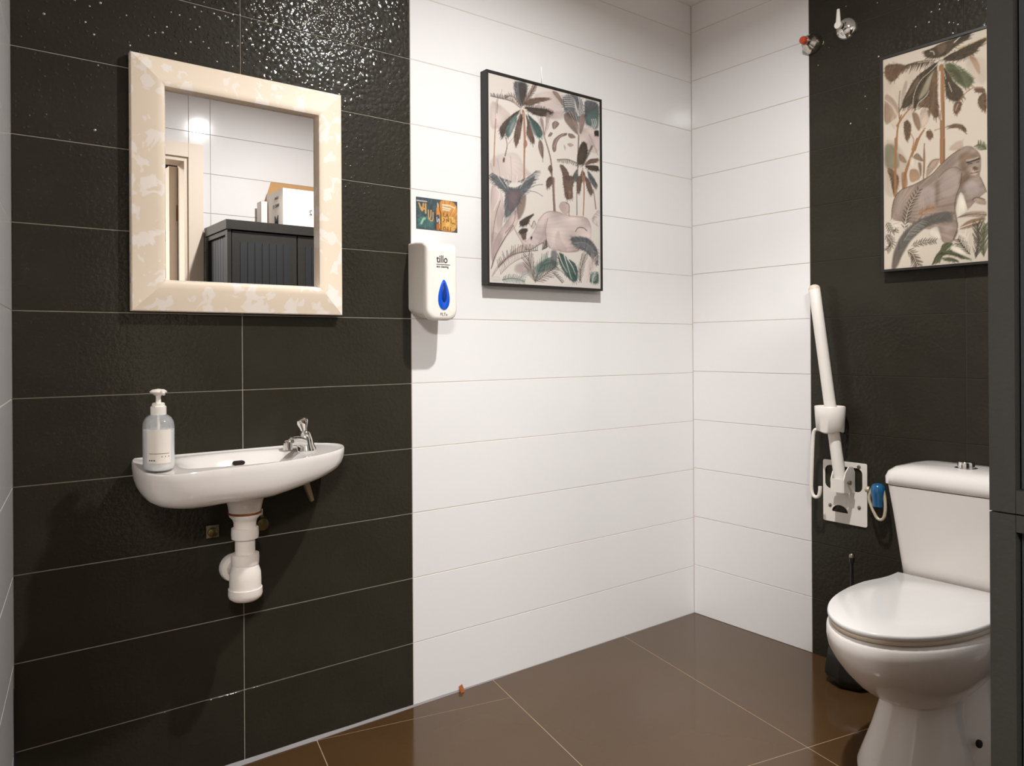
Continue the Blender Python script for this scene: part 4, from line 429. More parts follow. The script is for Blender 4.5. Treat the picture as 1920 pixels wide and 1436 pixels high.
# doorway: casing, jamb, leaf standing open into the hall
door = thing('door_1', (DX1, -2.0, 0), 'cream door casing with open door leaf, seen in the mirror', None); door['kind'] = 'structure'; 
box('casing', DX1 - .004, DX1 + .066, -1.986, -2.001, 0, DZ1 + .07, M_DOORW, door, .003)
box('casing', -.13, DX1 - .005, -1.986, -2.001, DZ1, DZ1 + .07, M_DOORW, door, .003)
box('jamb', DX1 - .022, DX1, -2.0, -2.125, 0, DZ1, M_DOORW, door, .002)
box('jamb', -.14, DX1 - .0225, -2.0, -2.125, DZ1 - .02, DZ1, M_DOORW, door, .002)
leaf = box('door_leaf', DX1 - .062, DX1 - .024, -2.13, -2.98, .01, DZ1 - .025, M_DOORW, door, .002)
box('door_panel', DX1 - .066, DX1 - .0615, -2.25, -2.86, 1.45, 1.92, M_WHITE, leaf, .002)
box('door_panel', DX1 - .066, DX1 - .0615, -2.25, -2.86, .15, 1.33, M_DOORW, leaf, .002)
tube('handle', [(DX1 - .07, -2.9, 1.02), (DX1 - .11, -2.9, 1.02), (DX1 - .11, -2.78, 1.02)], .009, M_BRASS, leaf)
for z in (.3, 1.25, 1.8): lathe('hinge', [(.006, -.04), (.006, .04)], M_BRASS, door, (DX1 - .022, -2.128, z), n=12)
# the hall behind the doorway
slab('wall_hall_back', [(-1.6, -3.6), (XB + .5, -3.6), (XB + .5, -3.7), (-1.6, -3.7)], -.02, CEIL, M_HALL, 'plain grey hall wall behind the doorway')
slab('wall_hall_left', [(-1.6, -2.1), (-1.5, -2.1), (-1.5, -3.6), (-1.6, -3.6)], -.02, CEIL, M_HALL, 'plain grey end wall of the hall')
slab('wall_hall_right', [(XB + .4, -2.1), (XB + .5, -2.1), (XB + .5, -3.6), (XB + .4, -3.6)], -.02, CEIL, M_HALL, 'plain grey far end wall of the hall')
slab('wall_hall_front', [(-1.6, -2.13), (-.24, -2.13), (-.24, -2.05), (-1.6, -2.05)], -.02, CEIL, M_HALL, 'grey hall side of the doorway wall')
slab('wall_hall_side', [(XB + .1, -2.13), (XB + .5, -2.13), (XB + .5, -2.05), (XB + .1, -2.05)], -.02, CEIL, M_HALL, 'grey hall wall beyond the room')
slab('ceiling_hall', [(-1.6, -2.11), (XB + .5, -2.11), (XB + .5, -3.7), (-1.6, -3.7)], CEIL, CEIL + .06, M_CEIL, 'plain white hall ceiling')

lampfix = thing('ceiling_downlight', (LIGHT.x, LIGHT.y, CEIL), 'small round recessed ceiling spotlight in the middle of the room', 'lamp')
lathe('ring', [(.036, 0), (.036, -.004), (.046, -.005), (.052, -.001), (.052, 0)], M_CHROME, lampfix, (LIGHT.x, LIGHT.y, CEIL + .0005))
lathe('lens', [(.034, -.003), (.034, -.006)], M_LENS, lampfix, (LIGHT.x, LIGHT.y, CEIL))

# added metal beads imitating lamp glints on the black tiles, thickest high up by the middle
M_BEAD = mat('glint_bead', (176, 172, 164), .30, metal=1)
def beads(wall, n, place, seed):
    rg = np.random.RandomState(seed); V = []; F = []; k = 0
    while k < n:
        q = place(rg)
        if q is None: continue
        O, X, Y, N_ = q; r = rg.uniform(.0018, .0036); b0 = len(V); k += 1
        V.append(O + N_ * r * .34)
        for i, (ra, ha) in enumerate(((.40, .285), (.75, .14), (1.0, -.05))):
            for j in range(8): a = 2 * PI * j / 8; V.append(O + X * (r * ra * math.cos(a)) + Y * (r * ra * math.sin(a)) + N_ * (r * ha))
        for j in range(8):
            F.append((b0, b0 + 1 + j, b0 + 1 + (j + 1) % 8))
            for i in range(2): F.append((b0 + 1 + i * 8 + j, b0 + 9 + i * 8 + j, b0 + 9 + i * 8 + (j + 1) % 8, b0 + 1 + i * 8 + (j + 1) % 8))
    tag(mk('glint_beads', V, F, M_BEAD, wall, smooth=True, angle=80), kind='stuff')
def on_back(rg):
    x = .90 - rg.exponential(.26) + rg.uniform(-.05, .15); z = 2.20 - abs(rg.normal(0, .26)) + rg.uniform(0, .12)
    if not (.19 < x < 1.17) or z < 1.45 or (.375 < x < .965 and z < 1.845): return None
    return Vector((x, 0, z)), Vector((1, 0, 0)), Vector((0, 0, 1)), Vector((0, -1, 0))
def on_right(rg):
    y = -1.35 + abs(rg.normal(0, .30)); z = 2.36 - abs(rg.normal(0, .22))
    if not (-1.5 < y < -.56) or z < 1.6 or (y < -.79 and z < 2.06): return None
    return Vector((XB, y, z)), Vector((0, 1, 0)), Vector((0, 0, 1)), Vector((-1, 0, 0))
beads(wall_back, 620, on_back, 4); beads(wall_right, 110, on_right, 9)

# ------------------------------------------------------------------ mirror on the black tiles
def pt(x, d, z): return (x, -d, z)
mir = thing('wall_mirror', (.67, 0, 1.2), 'rectangular mirror in a wide cream damask frame on black tiles', 'mirror')
ox0, ox1, oz0, oz1 = .3945, .9450, 1.1980, 1.8280
FWD = .0785
prof = [(0, .006), (0, .024), (.002, .027), (.030, .036), (.055, .043), (.066, .044), (.074, .040), (FWD, .026), (FWD, .014), (.030, .010)]
cor = [(ox0, oz0, 1, 1), (ox1, oz0, -1, 1), (ox1, oz1, -1, -1), (ox0, oz1, 1, -1)]
for i in range(4):
    a, b = cor[i], cor[(i + 1) % 4]; V = []; n = len(prof)
    for c in (a, b): V += [pt(c[0] + c[2] * t, h, c[1] + c[3] * t) for t, h in prof]
    F = [(k, (k + 1) % n, n + (k + 1) % n, n + k) for k in range(n)] + [tuple(range(n)), tuple(range(n, 2 * n))]
    mk('frame_rail', V, F, M_FRAME, mir, smooth=True, angle=32)
box('mirror_glass', ox0 + FWD - .006, ox1 - FWD + .006, -.020, -.014, oz0 + FWD - .006, oz1 - FWD + .006, M_MIRROR, mir)
box('backing_board', ox0 + .012, ox1 - .012, -.0135, -.0, oz0 + .012, oz1 - .012, M_BLACK, mir)

# ------------------------------------------------------------------ framed prints
def picture(root, along, O, ops, bg, seed, dpt=.035):
    """O: lower left corner on the wall; along: direction of reading; the print's plane is vertical"""
    W_, H_ = .520, .702; X = Vector(along); Z = Vector((0, 0, 1)); Nn = X.cross(Z); O = Vector(O)     # Nn points into the room
    def q(a, b, d): return O + X * a + Z * b + Nn * d
    f = .0075; pr = [(0, .0), (0, dpt), (f, dpt), (f, .004)]; c4 = [(0, 0, 1, 1), (W_, 0, -1, 1), (W_, H_, -1, -1), (0, H_, 1, -1)]
    for i in range(4):
        a, b = c4[i], c4[(i + 1) % 4]; V = []
        for c in (a, b): V += [q(c[0] + c[2] * t, c[1] + c[3] * t, h) for t, h in pr]
        mk('frame_rail', V, [(k, (k + 1) % 4, 4 + (k + 1) % 4, 4 + k) for k in range(4)] + [(0, 1, 2, 3), (4, 5, 6, 7)], M_BLACK, root)
    g = f + .0005
    V = [q(a, b, d) for d in (.004, dpt - .0045) for a, b in ((g, g), (W_ - g, g), (W_ - g, H_ - g), (g, H_ - g))]
    mk('canvas', V, [(0, 1, 2, 3), (4, 5, 6, 7), (0, 1, 5, 4), (1, 2, 6, 5), (2, 3, 7, 6), (3, 0, 4, 7)], M_CARDW, root)
    arr = paint(ops, 236, 326, bg, seed)
    print_sheet('print', arr, q(g, g, dpt - .004), X * (W_ - 2 * g), Z * (H_ - 2 * g), M_PRINT, root)
pa = thing('framed_picture', (1.71, 0, 1.31), 'black framed jungle print with a rhinoceros on the white wall', 'picture', )
picture(pa, (1, 0, 0), (1.4505, 0, 1.3085), ART_RHINO, (226, 217, 208), 3)
tube('hanging_cord', [(1.711, -.012, 2.0), (1.711, -.003, 2.04), (1.7105, -.001, 2.085)], .0012, M_PLAST, pa, n=6)
pb = thing('framed_picture', (XB, -1.07, 1.35), 'black framed jungle print with a gorilla above the toilet', 'picture')
picture(pb, (0, -1, 0), (XB, -.806, 1.343), ART_GORILLA, (216, 202, 184), 5)

# ------------------------------------------------------------------ sticker and soap dispenser beside the boundary of black and white
st = thing('advert_sticker', (1.28, 0, 1.52), 'small teal and orange drink advert sticker above the soap dispenser', 'sticker')
Lh = [('P', (78, 94, 98), (0, 0, 500, 0, 500, 1000, 0, 1000)), ('P', (84, 118, 116), (40, 60, 400, 60, 420, 420, 40, 400)), ('P', (226, 160, 88), (500, 0, 1000, 0, 1000, 1000, 500, 1000)), ('P', (238, 184, 104), (600, 60, 960, 60, 960, 500, 600, 520))]
Ls = [((204, 186, 190), (20, 880, 250, 880), 40), ((222, 172, 100), (70, 800, 150, 520, 170, 800), 50), ((222, 172, 100), (225, 800, 225, 520), 55), ((222, 172, 100), (90, 690, 200, 640), 40),
      ((216, 164, 104), (290, 620, 290, 300, 350, 400, 350, 620), 40), ((216, 164, 104), (400, 560, 400, 290, 330, 300), 36), ((150, 200, 170), (120, 180, 170, 330, 200, 340), 70),
      ((40, 34, 30), (545, 900, 565, 640, 590, 560, 590, 60), 26), ((60, 44, 32), (455, 60, 455, 520), 22), ((232, 150, 70), (520, 700, 520, 480), 110), ((236, 224, 208), (515, 880, 515, 760), 30), ((84, 88, 96), (520, 460, 520, 200), 105), ((214, 220, 228), (490, 430, 500, 230, 545, 430, 550, 230), 22), ((206, 112, 44), (520, 180, 520, 60), 100),
      ((244, 226, 192), (640, 840, 820, 840), 60), ((244, 226, 192), (640, 760, 820, 740), 60), ((244, 226, 192), (640, 690, 800, 680), 46), ((244, 226, 192), (850, 820, 930, 790), 50),
      ((122, 82, 36), (650, 590, 650, 470, 700, 470), 24), ((122, 82, 36), (720, 470, 745, 590, 770, 460), 24), ((122, 82, 36), (650, 420, 690, 380, 650, 300), 26), ((122, 82, 36), (730, 300, 730, 430, 780, 300, 780, 430), 24), ((122, 82, 36), (840, 430, 840, 290), 24), ((122, 82, 36), (870, 290, 950, 270), 26),
      ((122, 82, 36), (660, 60, 650, 130, 700, 150, 710, 60), 24), ((122, 82, 36), (760, 50, 760, 150), 26), ((122, 82, 36), (830, 40, 830, 150), 26)]
ops = [[a, b, list(c), 1, 1.0] for a, b, c in Lh] + [['L', b, list(c), d, d, 1.0] for b, c, d in Ls]
print_sheet('print', paint(ops, 150, 100, (80, 96, 98), 7), (1.2042, -.0012, 1.4735), (.1515, 0, 0), (0, 0, .0985), M_PRINTG, st)
box('backing', 1.2040, 1.3560, -.0010, -.0001, 1.4733, 1.5722, M_INK, st)

disp = thing('soap_dispenser', (1.225, 0, 1.19), 'white wall soap dispenser with blue drop window beside black tiles', 'dispenser')
def rrect(x0, x1, z0, z1, r, n=6, rt=None):
    P = []; rt = r if rt is None else rt
    for cx, cz, a0, rr in ((x1 - r, z0 + r, -PI / 2, r), (x1 - rt, z1 - rt, 0, rt), (x0 + rt, z1 - rt, PI / 2, rt), (x0 + r, z0 + r, PI, r)):
        P += [(cx + rr * math.cos(a0 + PI / 2 * k / n), cz + rr * math.sin(a0 + PI / 2 * k / n)) for k in range(n + 1)]
    return P
def dsec(d, x0, x1, z0, z1, r, rt): return [(x, -d, z) for x, z in rrect(x0, x1, z0, z1, r, 8, rt)]
dx0, dx1 = 1.1755, 1.2835
loft('body', [dsec(.0005, dx0, dx1, 1.211, 1.425, .018, .008), dsec(.04, dx0 - .0005, dx1 + .0005, 1.198, 1.425, .024, .008), dsec(.082, dx0 - .0005, dx1 + .0005, 1.190, 1.421, .026, .008), dsec(.090, dx0 - .0005, dx1 + .0005, 1.186, 1.418, .030, .010)], M_PLAST, disp, angle=40)
loft('cover', [dsec(.0905, dx0, dx1, 1.186, 1.418, .032, .010), dsec(.104, dx0 + .0005, dx1 - .0005, 1.187, 1.414, .032, .012), dsec(.109, dx0 + .005, dx1 - .005, 1.191, 1.404, .030, .012), dsec(.1105, dx0 + .012, dx1 - .012, 1.199, 1.392, .026, .012)], M_PLAST, disp, angle=60)
def drop(cx, zb, zt, hw, d0, d1, m_, parent, name):
    n = 36; ring = []
    for k in range(n):
        a = 2 * PI * k / n; h = (1 - math.cos(a)) / 2
        ring.append((cx + hw * math.sin(a) * (1 - .55 * h ** 1.3), zb + (zt - zb) * h))
    rings = [[(x, -d0, z) for x, z in ring], [(x, -d1, z) for x, z in ring], [(cx + (x - cx) * .8, -d1 - .0015, zb + (zt - zb) * .45 + (z - zb - (zt - zb) * .45) * .85) for x, z in ring]]
    return loft(name, rings, m_, parent, angle=60)
dcx = 1.2335
win = drop(dcx, 1.2180, 1.3080, .0245, .108, .1125, M_BLUE, disp, 'level_window')
drop(dcx - .0005, 1.2400, 1.2990, .0110, .1135, .1146, M_BLUED, win, 'sight_glass')
text('lettering', 'tillo', .031, (1.2085, -.1108, 1.3590), (1, 0, 0), (0, 0, 1), M_INK, disp, sx=.82, bold=.0003)
box('lettering_line', 1.2085, 1.2565, -.1113, -.1103, 1.3525, 1.3540, M_INK, disp)
text('lettering', 'eco cleaning', .0100, (1.2085, -.1108, 1.3440), (1, 0, 0), (0, 0, 1), M_INK, disp, sx=.85)
text('lettering', 'FLTx', .0125, (1.2205, -.1106, 1.2000), (1, 0, 0), (0, 0, 1), M_INK, disp)

# ------------------------------------------------------------------ washbasin
basin = thing('washbasin', (.645, 0, .73), 'small white wall hung washbasin on black tiles', 'washbasin')
BX, BH = .6465, .266
ctrl = [(.404, -.0012), (.390, .03), (.384, .09), (.385, .15), (.392, .20), (.411, .240), (.45, .266), (.52, .280), (.60, .279), (.68, .263), (.76, .235), (.83, .198), (.885, .152), (.913, .105), (.918, .065), (.905, .035), (.872, .0012)]
P_ = [(x, -abs(d)) for x, d in ctrl]
for _ in range(2):
    q = [P_[0]]
    for i in range(len(P_) - 1): q += [(P_[i][0] * .75 + P_[i + 1][0] * .25, P_[i][1] * .75 + P_[i + 1][1] * .25), (P_[i][0] * .25 + P_[i + 1][0] * .75, P_[i][1] * .25 + P_[i + 1][1] * .75)]
    P_ = q + [P_[-1]]
plan = P_
NB = 14
plan += [(.872 - (.872 - .404) * k / NB, -.0012) for k in range(1, NB)]
PC = Vector((BX, -.125))
def zdeck(x, y):
    return .8375 + .022 * max(0, -y - .05) * -1 - .010 * max(0, (.52 - x) / .14) * min(1, max(0, (-y - .05) / .12))
def ztop(x, y, edge):
    """height of the basin's upper face; edge 1 at the rim, 0 at the middle"""
    z = zdeck(x, y)
    rim = max(0.0, (edge - .93) / .07)
    z += -.004 * (1 - rim) if rim < 1 else 0
    ex, ey = (x - .630) / .150, (y + .130) / .096
    e = (abs(ex) ** 2.6 + abs(ey) ** 2.6) ** (1 / 2.6)
    t = min(1, max(0, (1.12 - e) / .75)); z -= .080 * (t * t * (3 - 2 * t))
    return z
rings = []
for s in (0.02, .12, .22, .32, .40, .48, .54, .60, .65, .70, .75, .80, .85, .90, .94, .965, .98):
    rings.append([(PC.x + (x - PC.x) * s, PC.y + (y - PC.y) * s, ztop(PC.x + (x - PC.x) * s, PC.y + (y - PC.y) * s, s)) for x, y in plan])
def lower(x, y, sc, dz, k=1.0):
    """a section of the body below the rim, drawn in towards the drain; the right end is shallower"""
    xx = PC.x + (x - PC.x) * sc; yy = min(-.0012, PC.y + .02 + (y - PC.y - .02) * sc) if y < -.01 else -.0012
    u = max(0, (xx - .66) / .26)
    return (xx, yy, zdeck(x, y) - dz * (1 - .35 * u * k))
for sc, dz in ((.992, .0005), (1.0, .005), (1.0, .018), (.993, .038), (.975, .056), (.945, .070), (.89, .080), (.79, .087), (.60, .092)):
    rings.append([lower(x, y, sc, dz) for x, y in plan])
neck = Vector((.634, -.118))
ang = [math.atan2((y - PC.y) * 1.5, x - PC.x) for x, y in plan]
for r, z in ((.085, .743), (.058, .737), (.046, .726), (.041, .712), (.0385, .694)):
    rings.append([(neck.x + r * math.cos(a), neck.y + r * math.sin(a) * (1 if r < .06 else .9), z) for a in ang])
loft('basin', rings, M_PORC, basin, angle=70)
V = []; n = 20
def capsule_ring(cx, cz, hw, hh, y):
    return [(cx + math.copysign(hw - hh, math.cos(a)) * (1 if abs(math.cos(a)) > 1e-6 else 0) + hh * math.cos(a), y - (hh * math.sin(a)) * .55, cz + hh * math.sin(a)) for a in [2 * PI * (k + .5) / 24 for k in range(24)]]
loft('overflow_slot', [capsule_ring(.6395, .8085, .0145, .0058, -.0465), capsule_ring(.6395, .8085, .0145, .0058, -.060)], M_HOLE, basin)
mk('bracket', [(.815, -.03, .745), (.829, -.03, .752), (.850, -.03, .684), (.842, -.03, .680), (.815, -.05, .745), (.829, -.05, .752), (.850, -.042, .684), (.842, -.042, .680)], [(0, 1, 2, 3), (4, 5, 6, 7), (0, 1, 5, 4), (1, 2, 6, 5), (2, 3, 7, 6), (3, 0, 4, 7)], M_TAN, basin)
lathe('rust_ring', [(.0365, 0), (.0405, .001), (.0405, .005), (.038, .006)], M_RUST, basin, (neck.x, neck.y, .6895), n=40)

# push tap on the right deck
tap = thing('basin_tap', (.800, -.060, .832), 'chrome push tap on the right end of the washbasin', 'tap')
bx_, by_, bz_ = .806, -.095, .8305
lathe('tap_body', [(.026, 0), (.0255, .005), (.0225, .012), (.0200, .030), (.0165, .046), (.0125, .052), (.0, .055)], M_CHROME, tap, (bx_, by_, bz_), (-.10, .0, 1), n=32)
tube('spout', [(bx_ - .004, by_ - .002, bz_ + .018), (bx_ - .026, by_ - .018, bz_ + .029), (bx_ - .055, by_ - .040, bz_ + .034), (bx_ - .070, by_ - .050, bz_ + .028)], (.0160, .0110), M_CHROME, tap, n=18)
lathe('aerator', [(.0120, 0), (.0120, .018), (.010, .020)], M_CHROME, tap, (bx_ - .070, by_ - .050, bz_ + .014), n=24)
lathe('push_knob', [(.0085, 0), (.0095, .008), (.0155, .022), (.0170, .028), (.0165, .033), (.012, .037), (.0, .038)], M_CHROME, tap, (bx_ - .006, by_, bz_ + .052), (-.22, -.05, 1), n=32)

# bottle trap
trap = thing('sink_trap', (.634, -.118, .46), 'white plastic drain trap under the washbasin', 'drain trap')
ox, oy = neck.x, neck.y
lathe('flange', [(.0385, .6895), (.0375, .684), (.030, .676), (.0275, .668), (.027, .645)], M_PIPE, trap, (ox, oy, 0))
lathe('collar', [(.026, .655), (.0325, .654), (.0335, .640), (.0325, .628), (.026, .627)], M_PIPE, trap, (ox, oy, 0), n=24)
lathe('down_pipe', [(.0245, .645), (.0245, .575)], M_PIPE, trap, (ox, oy, 0))
lathe('collar', [(.025, .590), (.0335, .589), (.0345, .578), (.0335, .563), (.026, .562)], M_PIPE, trap, (ox, oy, 0), n=24)
lathe('trap_bottle', [(.029, .570), (.033, .558), (.0375, .542), (.0385, .525), (.0385, .502)], M_PIPE, trap, (ox, oy, 0))
lathe('trap_cap', [(.0385, .5035), (.0410, .503), (.0415, .488), (.0390, .480), (.030, .473), (.015, .4695), (.0, .469)], M_PIPE, trap, (ox, oy, 0))
lathe('wall_rosette', [(.036, 0), (.037, .012), (.034, .020), (.024, .021)], M_PIPE, trap, (.640, 0, .528), (0, -1, 0))
tube('outlet_pipe', [(.640, -.006, .528), (.638, -.04, .530), (ox, oy + .03, .535)], .021, M_PIPE, trap)

# fittings on the wall under the basin
pl = thing('square_wall_cover', (.586, 0, .631), 'small square metal cover on black tiles left of the drain trap', 'fitting')
box('plate', .5700, .6020, -.010, -.0002, .615, .647, M_STEEL, pl, .002)
lathe('plug', [(.0125, 0), (.0125, .006), (.010, .008), (.0, .008)], M_BRONZE, pl, (.586, -.0095, .629), (0, -1, 0))
av = thing('angle_valve', (.700, 0, .650), 'tarnished angle valve behind the drain trap', 'valve')
lathe('valve_body', [(.021, 0), (.021, .008), (.014, .012), (.014, .038), (.012, .040)], M_BRONZE, av, (.702, 0, .642), (0, -1, 0))
lathe('valve_handle', [(.016, 0), (.018, .006), (.016, .020), (.006, .022)], M_BRONZE, av, (.702, -.035, .640), (0, -1, 0), n=10)
lathe('nut', [(.0095, 0), (.0095, .016)], M_STEEL, av, (.703, -.022, .660), (0, 0, 1), n=6)
tube('supply_tube', [(.703, -.022, .672), (.706, -.03, .70), (.712, -.04, .745)], .005, M_HOSE, av, n=10)

# pump bottle on the left end
bt = thing('pump_bottle', (.4255, -.150, .828), 'clear pump bottle of milky gel on the left end of the washbasin', 'bottle')
cx, cy_, cz_ = .4240, -.158, .8260
lathe('bottle', [(.038, 0), (.0440, .003), (.0465, .010), (.0465, .098), (.0445, .111), (.0370, .121), (.026, .127), (.0175, .129), (.0165, .131)], M_CLEAR, bt, (cx, cy_, cz_), n=40, ell=.72, angle=60)
lathe('gel', [(.037, .002), (.0430, .004), (.0455, .011), (.0455, .094)], M_GEL, bt, (cx, cy_, cz_), n=40, ell=.71, angle=60)
def band(name, a0, a1, z0, z1, r, m_, parent):
    V = []; n = 14; X_, Y_, _z = frame_of((0, 0, 1))
    for z in (z0, z1): V += [((Vector((cx, cy_, 0)) + X_ * r * math.cos(a0 + (a1 - a0) * k / n) + Y_ * r * .72 * math.sin(a0 + (a1 - a0) * k / n)).x, (Vector((cx, cy_, 0)) + X_ * r * math.cos(a0 + (a1 - a0) * k / n) + Y_ * r * .72 * math.sin(a0 + (a1 - a0) * k / n)).y, cz_ + z) for k in range(n + 1)]
    return mk(name, V, [(k, k + 1, n + 2 + k, n + 1 + k) for k in range(n)], m_, parent, smooth=True)
A_OF = -.22                                        # towards the room
lab = band('label', A_OF - .85, A_OF + .75, .020, .096, .0468, M_CARDW, bt)
band('label_line', A_OF - .7, A_OF + .6, .0415, .0425, .0470, M_INK, lab)
for a in (-.7, -.55, -.4): band('label_line', A_OF + a, A_OF + a + .10, .0255, .0280, .0470, M_INK, lab)
for a in (.1, .32, .55): band('label_line', A_OF + a, A_OF + a + .04, .0340, .0365, .0470, M_INK, lab)
lathe('collar', [(.0165, .127), (.0170, .129), (.0170, .146), (.0140, .148), (.0135, .153), (.011, .155)], M_PLAST, bt, (cx, cy_, cz_), n=28)
lathe('dip_tube', [(.0028, .01), (.0028, .128)], M_PLAST, bt, (cx, cy_, cz_), n=10)
lathe('pump_stem', [(.0062, .153), (.0052, .166), (.0068, .175)], M_PLAST, bt, (cx, cy_, cz_), n=20)
lathe('pump_head', [(.0066, .171), (.0185, .1785), (.0185, .1810), (.0130, .1850), (.0, .1870)], M_PLAST, bt, (cx, cy_, cz_), n=24)
tube('pump_nozzle', [(cx + .002, cy_ - .004, cz_ + .180), (cx + .004, cy_ - .020, cz_ + .180), (cx + .005, cy_ - .030, cz_ + .175)], (.0045, .0032), M_PLAST, bt, n=12)

# ------------------------------------------------------------------ right wall: shut-off valves up high
v1 = thing('shower_valve', (XB, -.672, 2.205), 'chrome wall valve with an upright lever high on black tiles', 'valve')
lathe('escutcheon', [(.040, 0), (.039, .005), (.033, .015), (.021, .023), (.012, .025), (.011, .050)], M_CHROME, v1, (XB, -.674, 2.194), (-1, 0, 0))
V = []
for xx in (XB - .050, XB - .056):
    for k in range(16):
        a = 2 * PI * k / 16; V.append((xx, -.672 + .0125 * math.cos(a), 2.203 + .0125 * math.sin(a)))
lev = lathe('lever_hub', [(.0125, .048), (.0130, .054), (.0120, .060), (.004, .061)], M_PLAST, v1, (XB, -.674, 2.192), (-1, 0, 0), n=24)
tube('lever', [(XB - .055, -.674, 2.196), (XB - .055, -.6745, 2.222), (XB - .056, -.675, 2.246)], (.0100, .0045), M_PLAST, v1, flat=.6)
v2 = thing('stop_valve', (XB, -.545, 2.185), 'chrome conical wall valve with a red cap on the edge of the black tiles', 'valve')
lathe('escutcheon', [(.036, 0), (.0355, .006), (.033, .018), (.027, .032), (.0195, .040), (.0155, .054)], mat('worn_chrome', (204, 196, 184), .16, metal=1), v2, (XB, -.549, 2.180), (-1, 0, 0))
lathe('cap', [(.0135, .053), (.0130, .062), (.0110, .065), (.0, .066)], M_RED, v2, (XB, -.545, 2.182), (-1, 0, 0), n=20)

# ------------------------------------------------------------------ folding grab rail
gr = thing('folding_grab_rail', (XB, -.66, .49), 'white folded-up grab rail with wall plate beside the toilet', 'grab rail')
def ysh(y): return y
cu = bpy.data.curves.new('plate', 'CURVE'); cu.dimensions = '2D'; cu.fill_mode = 'BOTH'; cu.extrude = .0018; cu.bevel_depth = .0006
def spl(P):
    s = cu.splines.new('POLY'); s.points.add(len(P) - 1)
    for k, (a, b) in enumerate(P): s.points[k].co = (a, b, 0, 1)
    s.use_cyclic_u = True
spl(rrect(-.7385, -.5810, .4885, .7020, .006, 5))
spl(rrect(-.7235, -.5870, .6020, .6850, .020, 6))
hm = [(-.642 + .030 * math.cos(a), .5235 + .026 * math.sin(a)) for a in [PI * k / 14 for k in range(15)]]
spl(hm)
t_ = bpy.data.objects.new('tmp', cu); COL.objects.link(t_); bpy.context.view_layer.update()
me = bpy.data.meshes.new_from_object(t_.evaluated_get(bpy.context.evaluated_depsgraph_get())); bpy.data.objects.remove(t_)
for v in me.vertices: v.co = Vector((XB - .0045 - v.co.z * 1.0, v.co.x, v.co.y))
me.materials.clear(); me.materials.append(M_PLAST); me.name = 'wall_plate'
plate = new_obj('wall_plate', me, gr)
for a, b in ((-.712, .690), (-.712, .552), (-.607, .545)): lathe('screw', [(.006, 0), (.006, .003), (.003, .0045), (0, .0045)], M_STEEL, plate, (XB - .0065, a, b), (-1, 0, 0), n=14)
RD = .055                                          # how far the tube stands from the wall
hx, hy, hz = XB - RD, -.670, .640
br = box('hinge_bracket', XB - RD - .024, XB - RD - .019, -.694, -.652, .607, .652, M_PLAST, gr, .002)
for yy in (-.6955, -.6505):
    V = []; P = [(XB - .006, .600), (XB - .006, .672), (XB - .020, .690), (XB - .045, .692), (XB - RD - .010, .675), (XB - RD - .022, .650), (XB - RD - .022, .607)]
    for e in (yy - .0018, yy + .0018): V += [(a, e, b) for a, b in P]
    n = len(P); mk('bracket_cheek', V, [tuple(range(n)), tuple(range(n, 2 * n))] + [(k, (k + 1) % n, n + (k + 1) % n, n + k) for k in range(n)], M_PLAST, gr)
lathe('hinge_bolt', [(.005, -.036), (.008, -.0355), (.008, -.030), (.004, -.029), (.004, .029), (.008, .030), (.008, .0355), (.005, .036)], M_STEEL, gr, (XB - RD + .002, -.673, .640), (0, 1, 0), n=12)
topp = (XB - RD - .004, -.583, 1.300); bot = (XB - RD, -.672, .640)
tube('rail_tube', [bot, ((bot[0] + topp[0]) / 2, (bot[1] + topp[1]) / 2, (bot[2] + topp[2]) / 2), topp], .0195, M_PLAST, gr, it=1, n=20)
lathe('end_cap', [(.0197, 0), (.0197, .004), (.015, .012), (.007, .016), (0, .017)], mat('beige_end_cap', (206, 190, 172), .4), gr, topp, Vector(topp) - Vector(bot), n=20)
def along(t): return Vector(bot) + (Vector(topp) - Vector(bot)) * t
cc = along(.315)
def cup(z, rx, ry, wav=0): return [(cc.x - .006 + rx * math.cos(a), cc.y + .004 + ry * math.sin(a) - (cc.z - z) * .0, z + wav * math.sin(3 * a + 1)) for a in [2 * PI * k / 32 for k in range(32)]]
loft('roll_holder', [cup(.8150, .030, .034, .003), cup(.8080, .036, .042, .004), cup(.812, .042, .046, .004), cup(.86, .046, .049), cup(.893, .047, .051, .001), cup(.896, .044, .049), cup(.884, .036, .041), cup(.883, .020, .02)], M_PLAST, gr, angle=50)
hk = [(cc.x - .02, -.645, .8130), (cc.x - .02, -.600, .8150), (cc.x - .02, -.588, .808), (cc.x - .02, -.584, .780), (cc.x - .02, -.578, .640), (cc.x - .02, -.5765, .598), (cc.x - .02, -.586, .578), (cc.x - .02, -.604, .580), (cc.x - .02, -.610, .600), (cc.x - .02, -.610, .618)]
tube('hook_rod', hk, .0062, M_PLAST, gr, n=12)

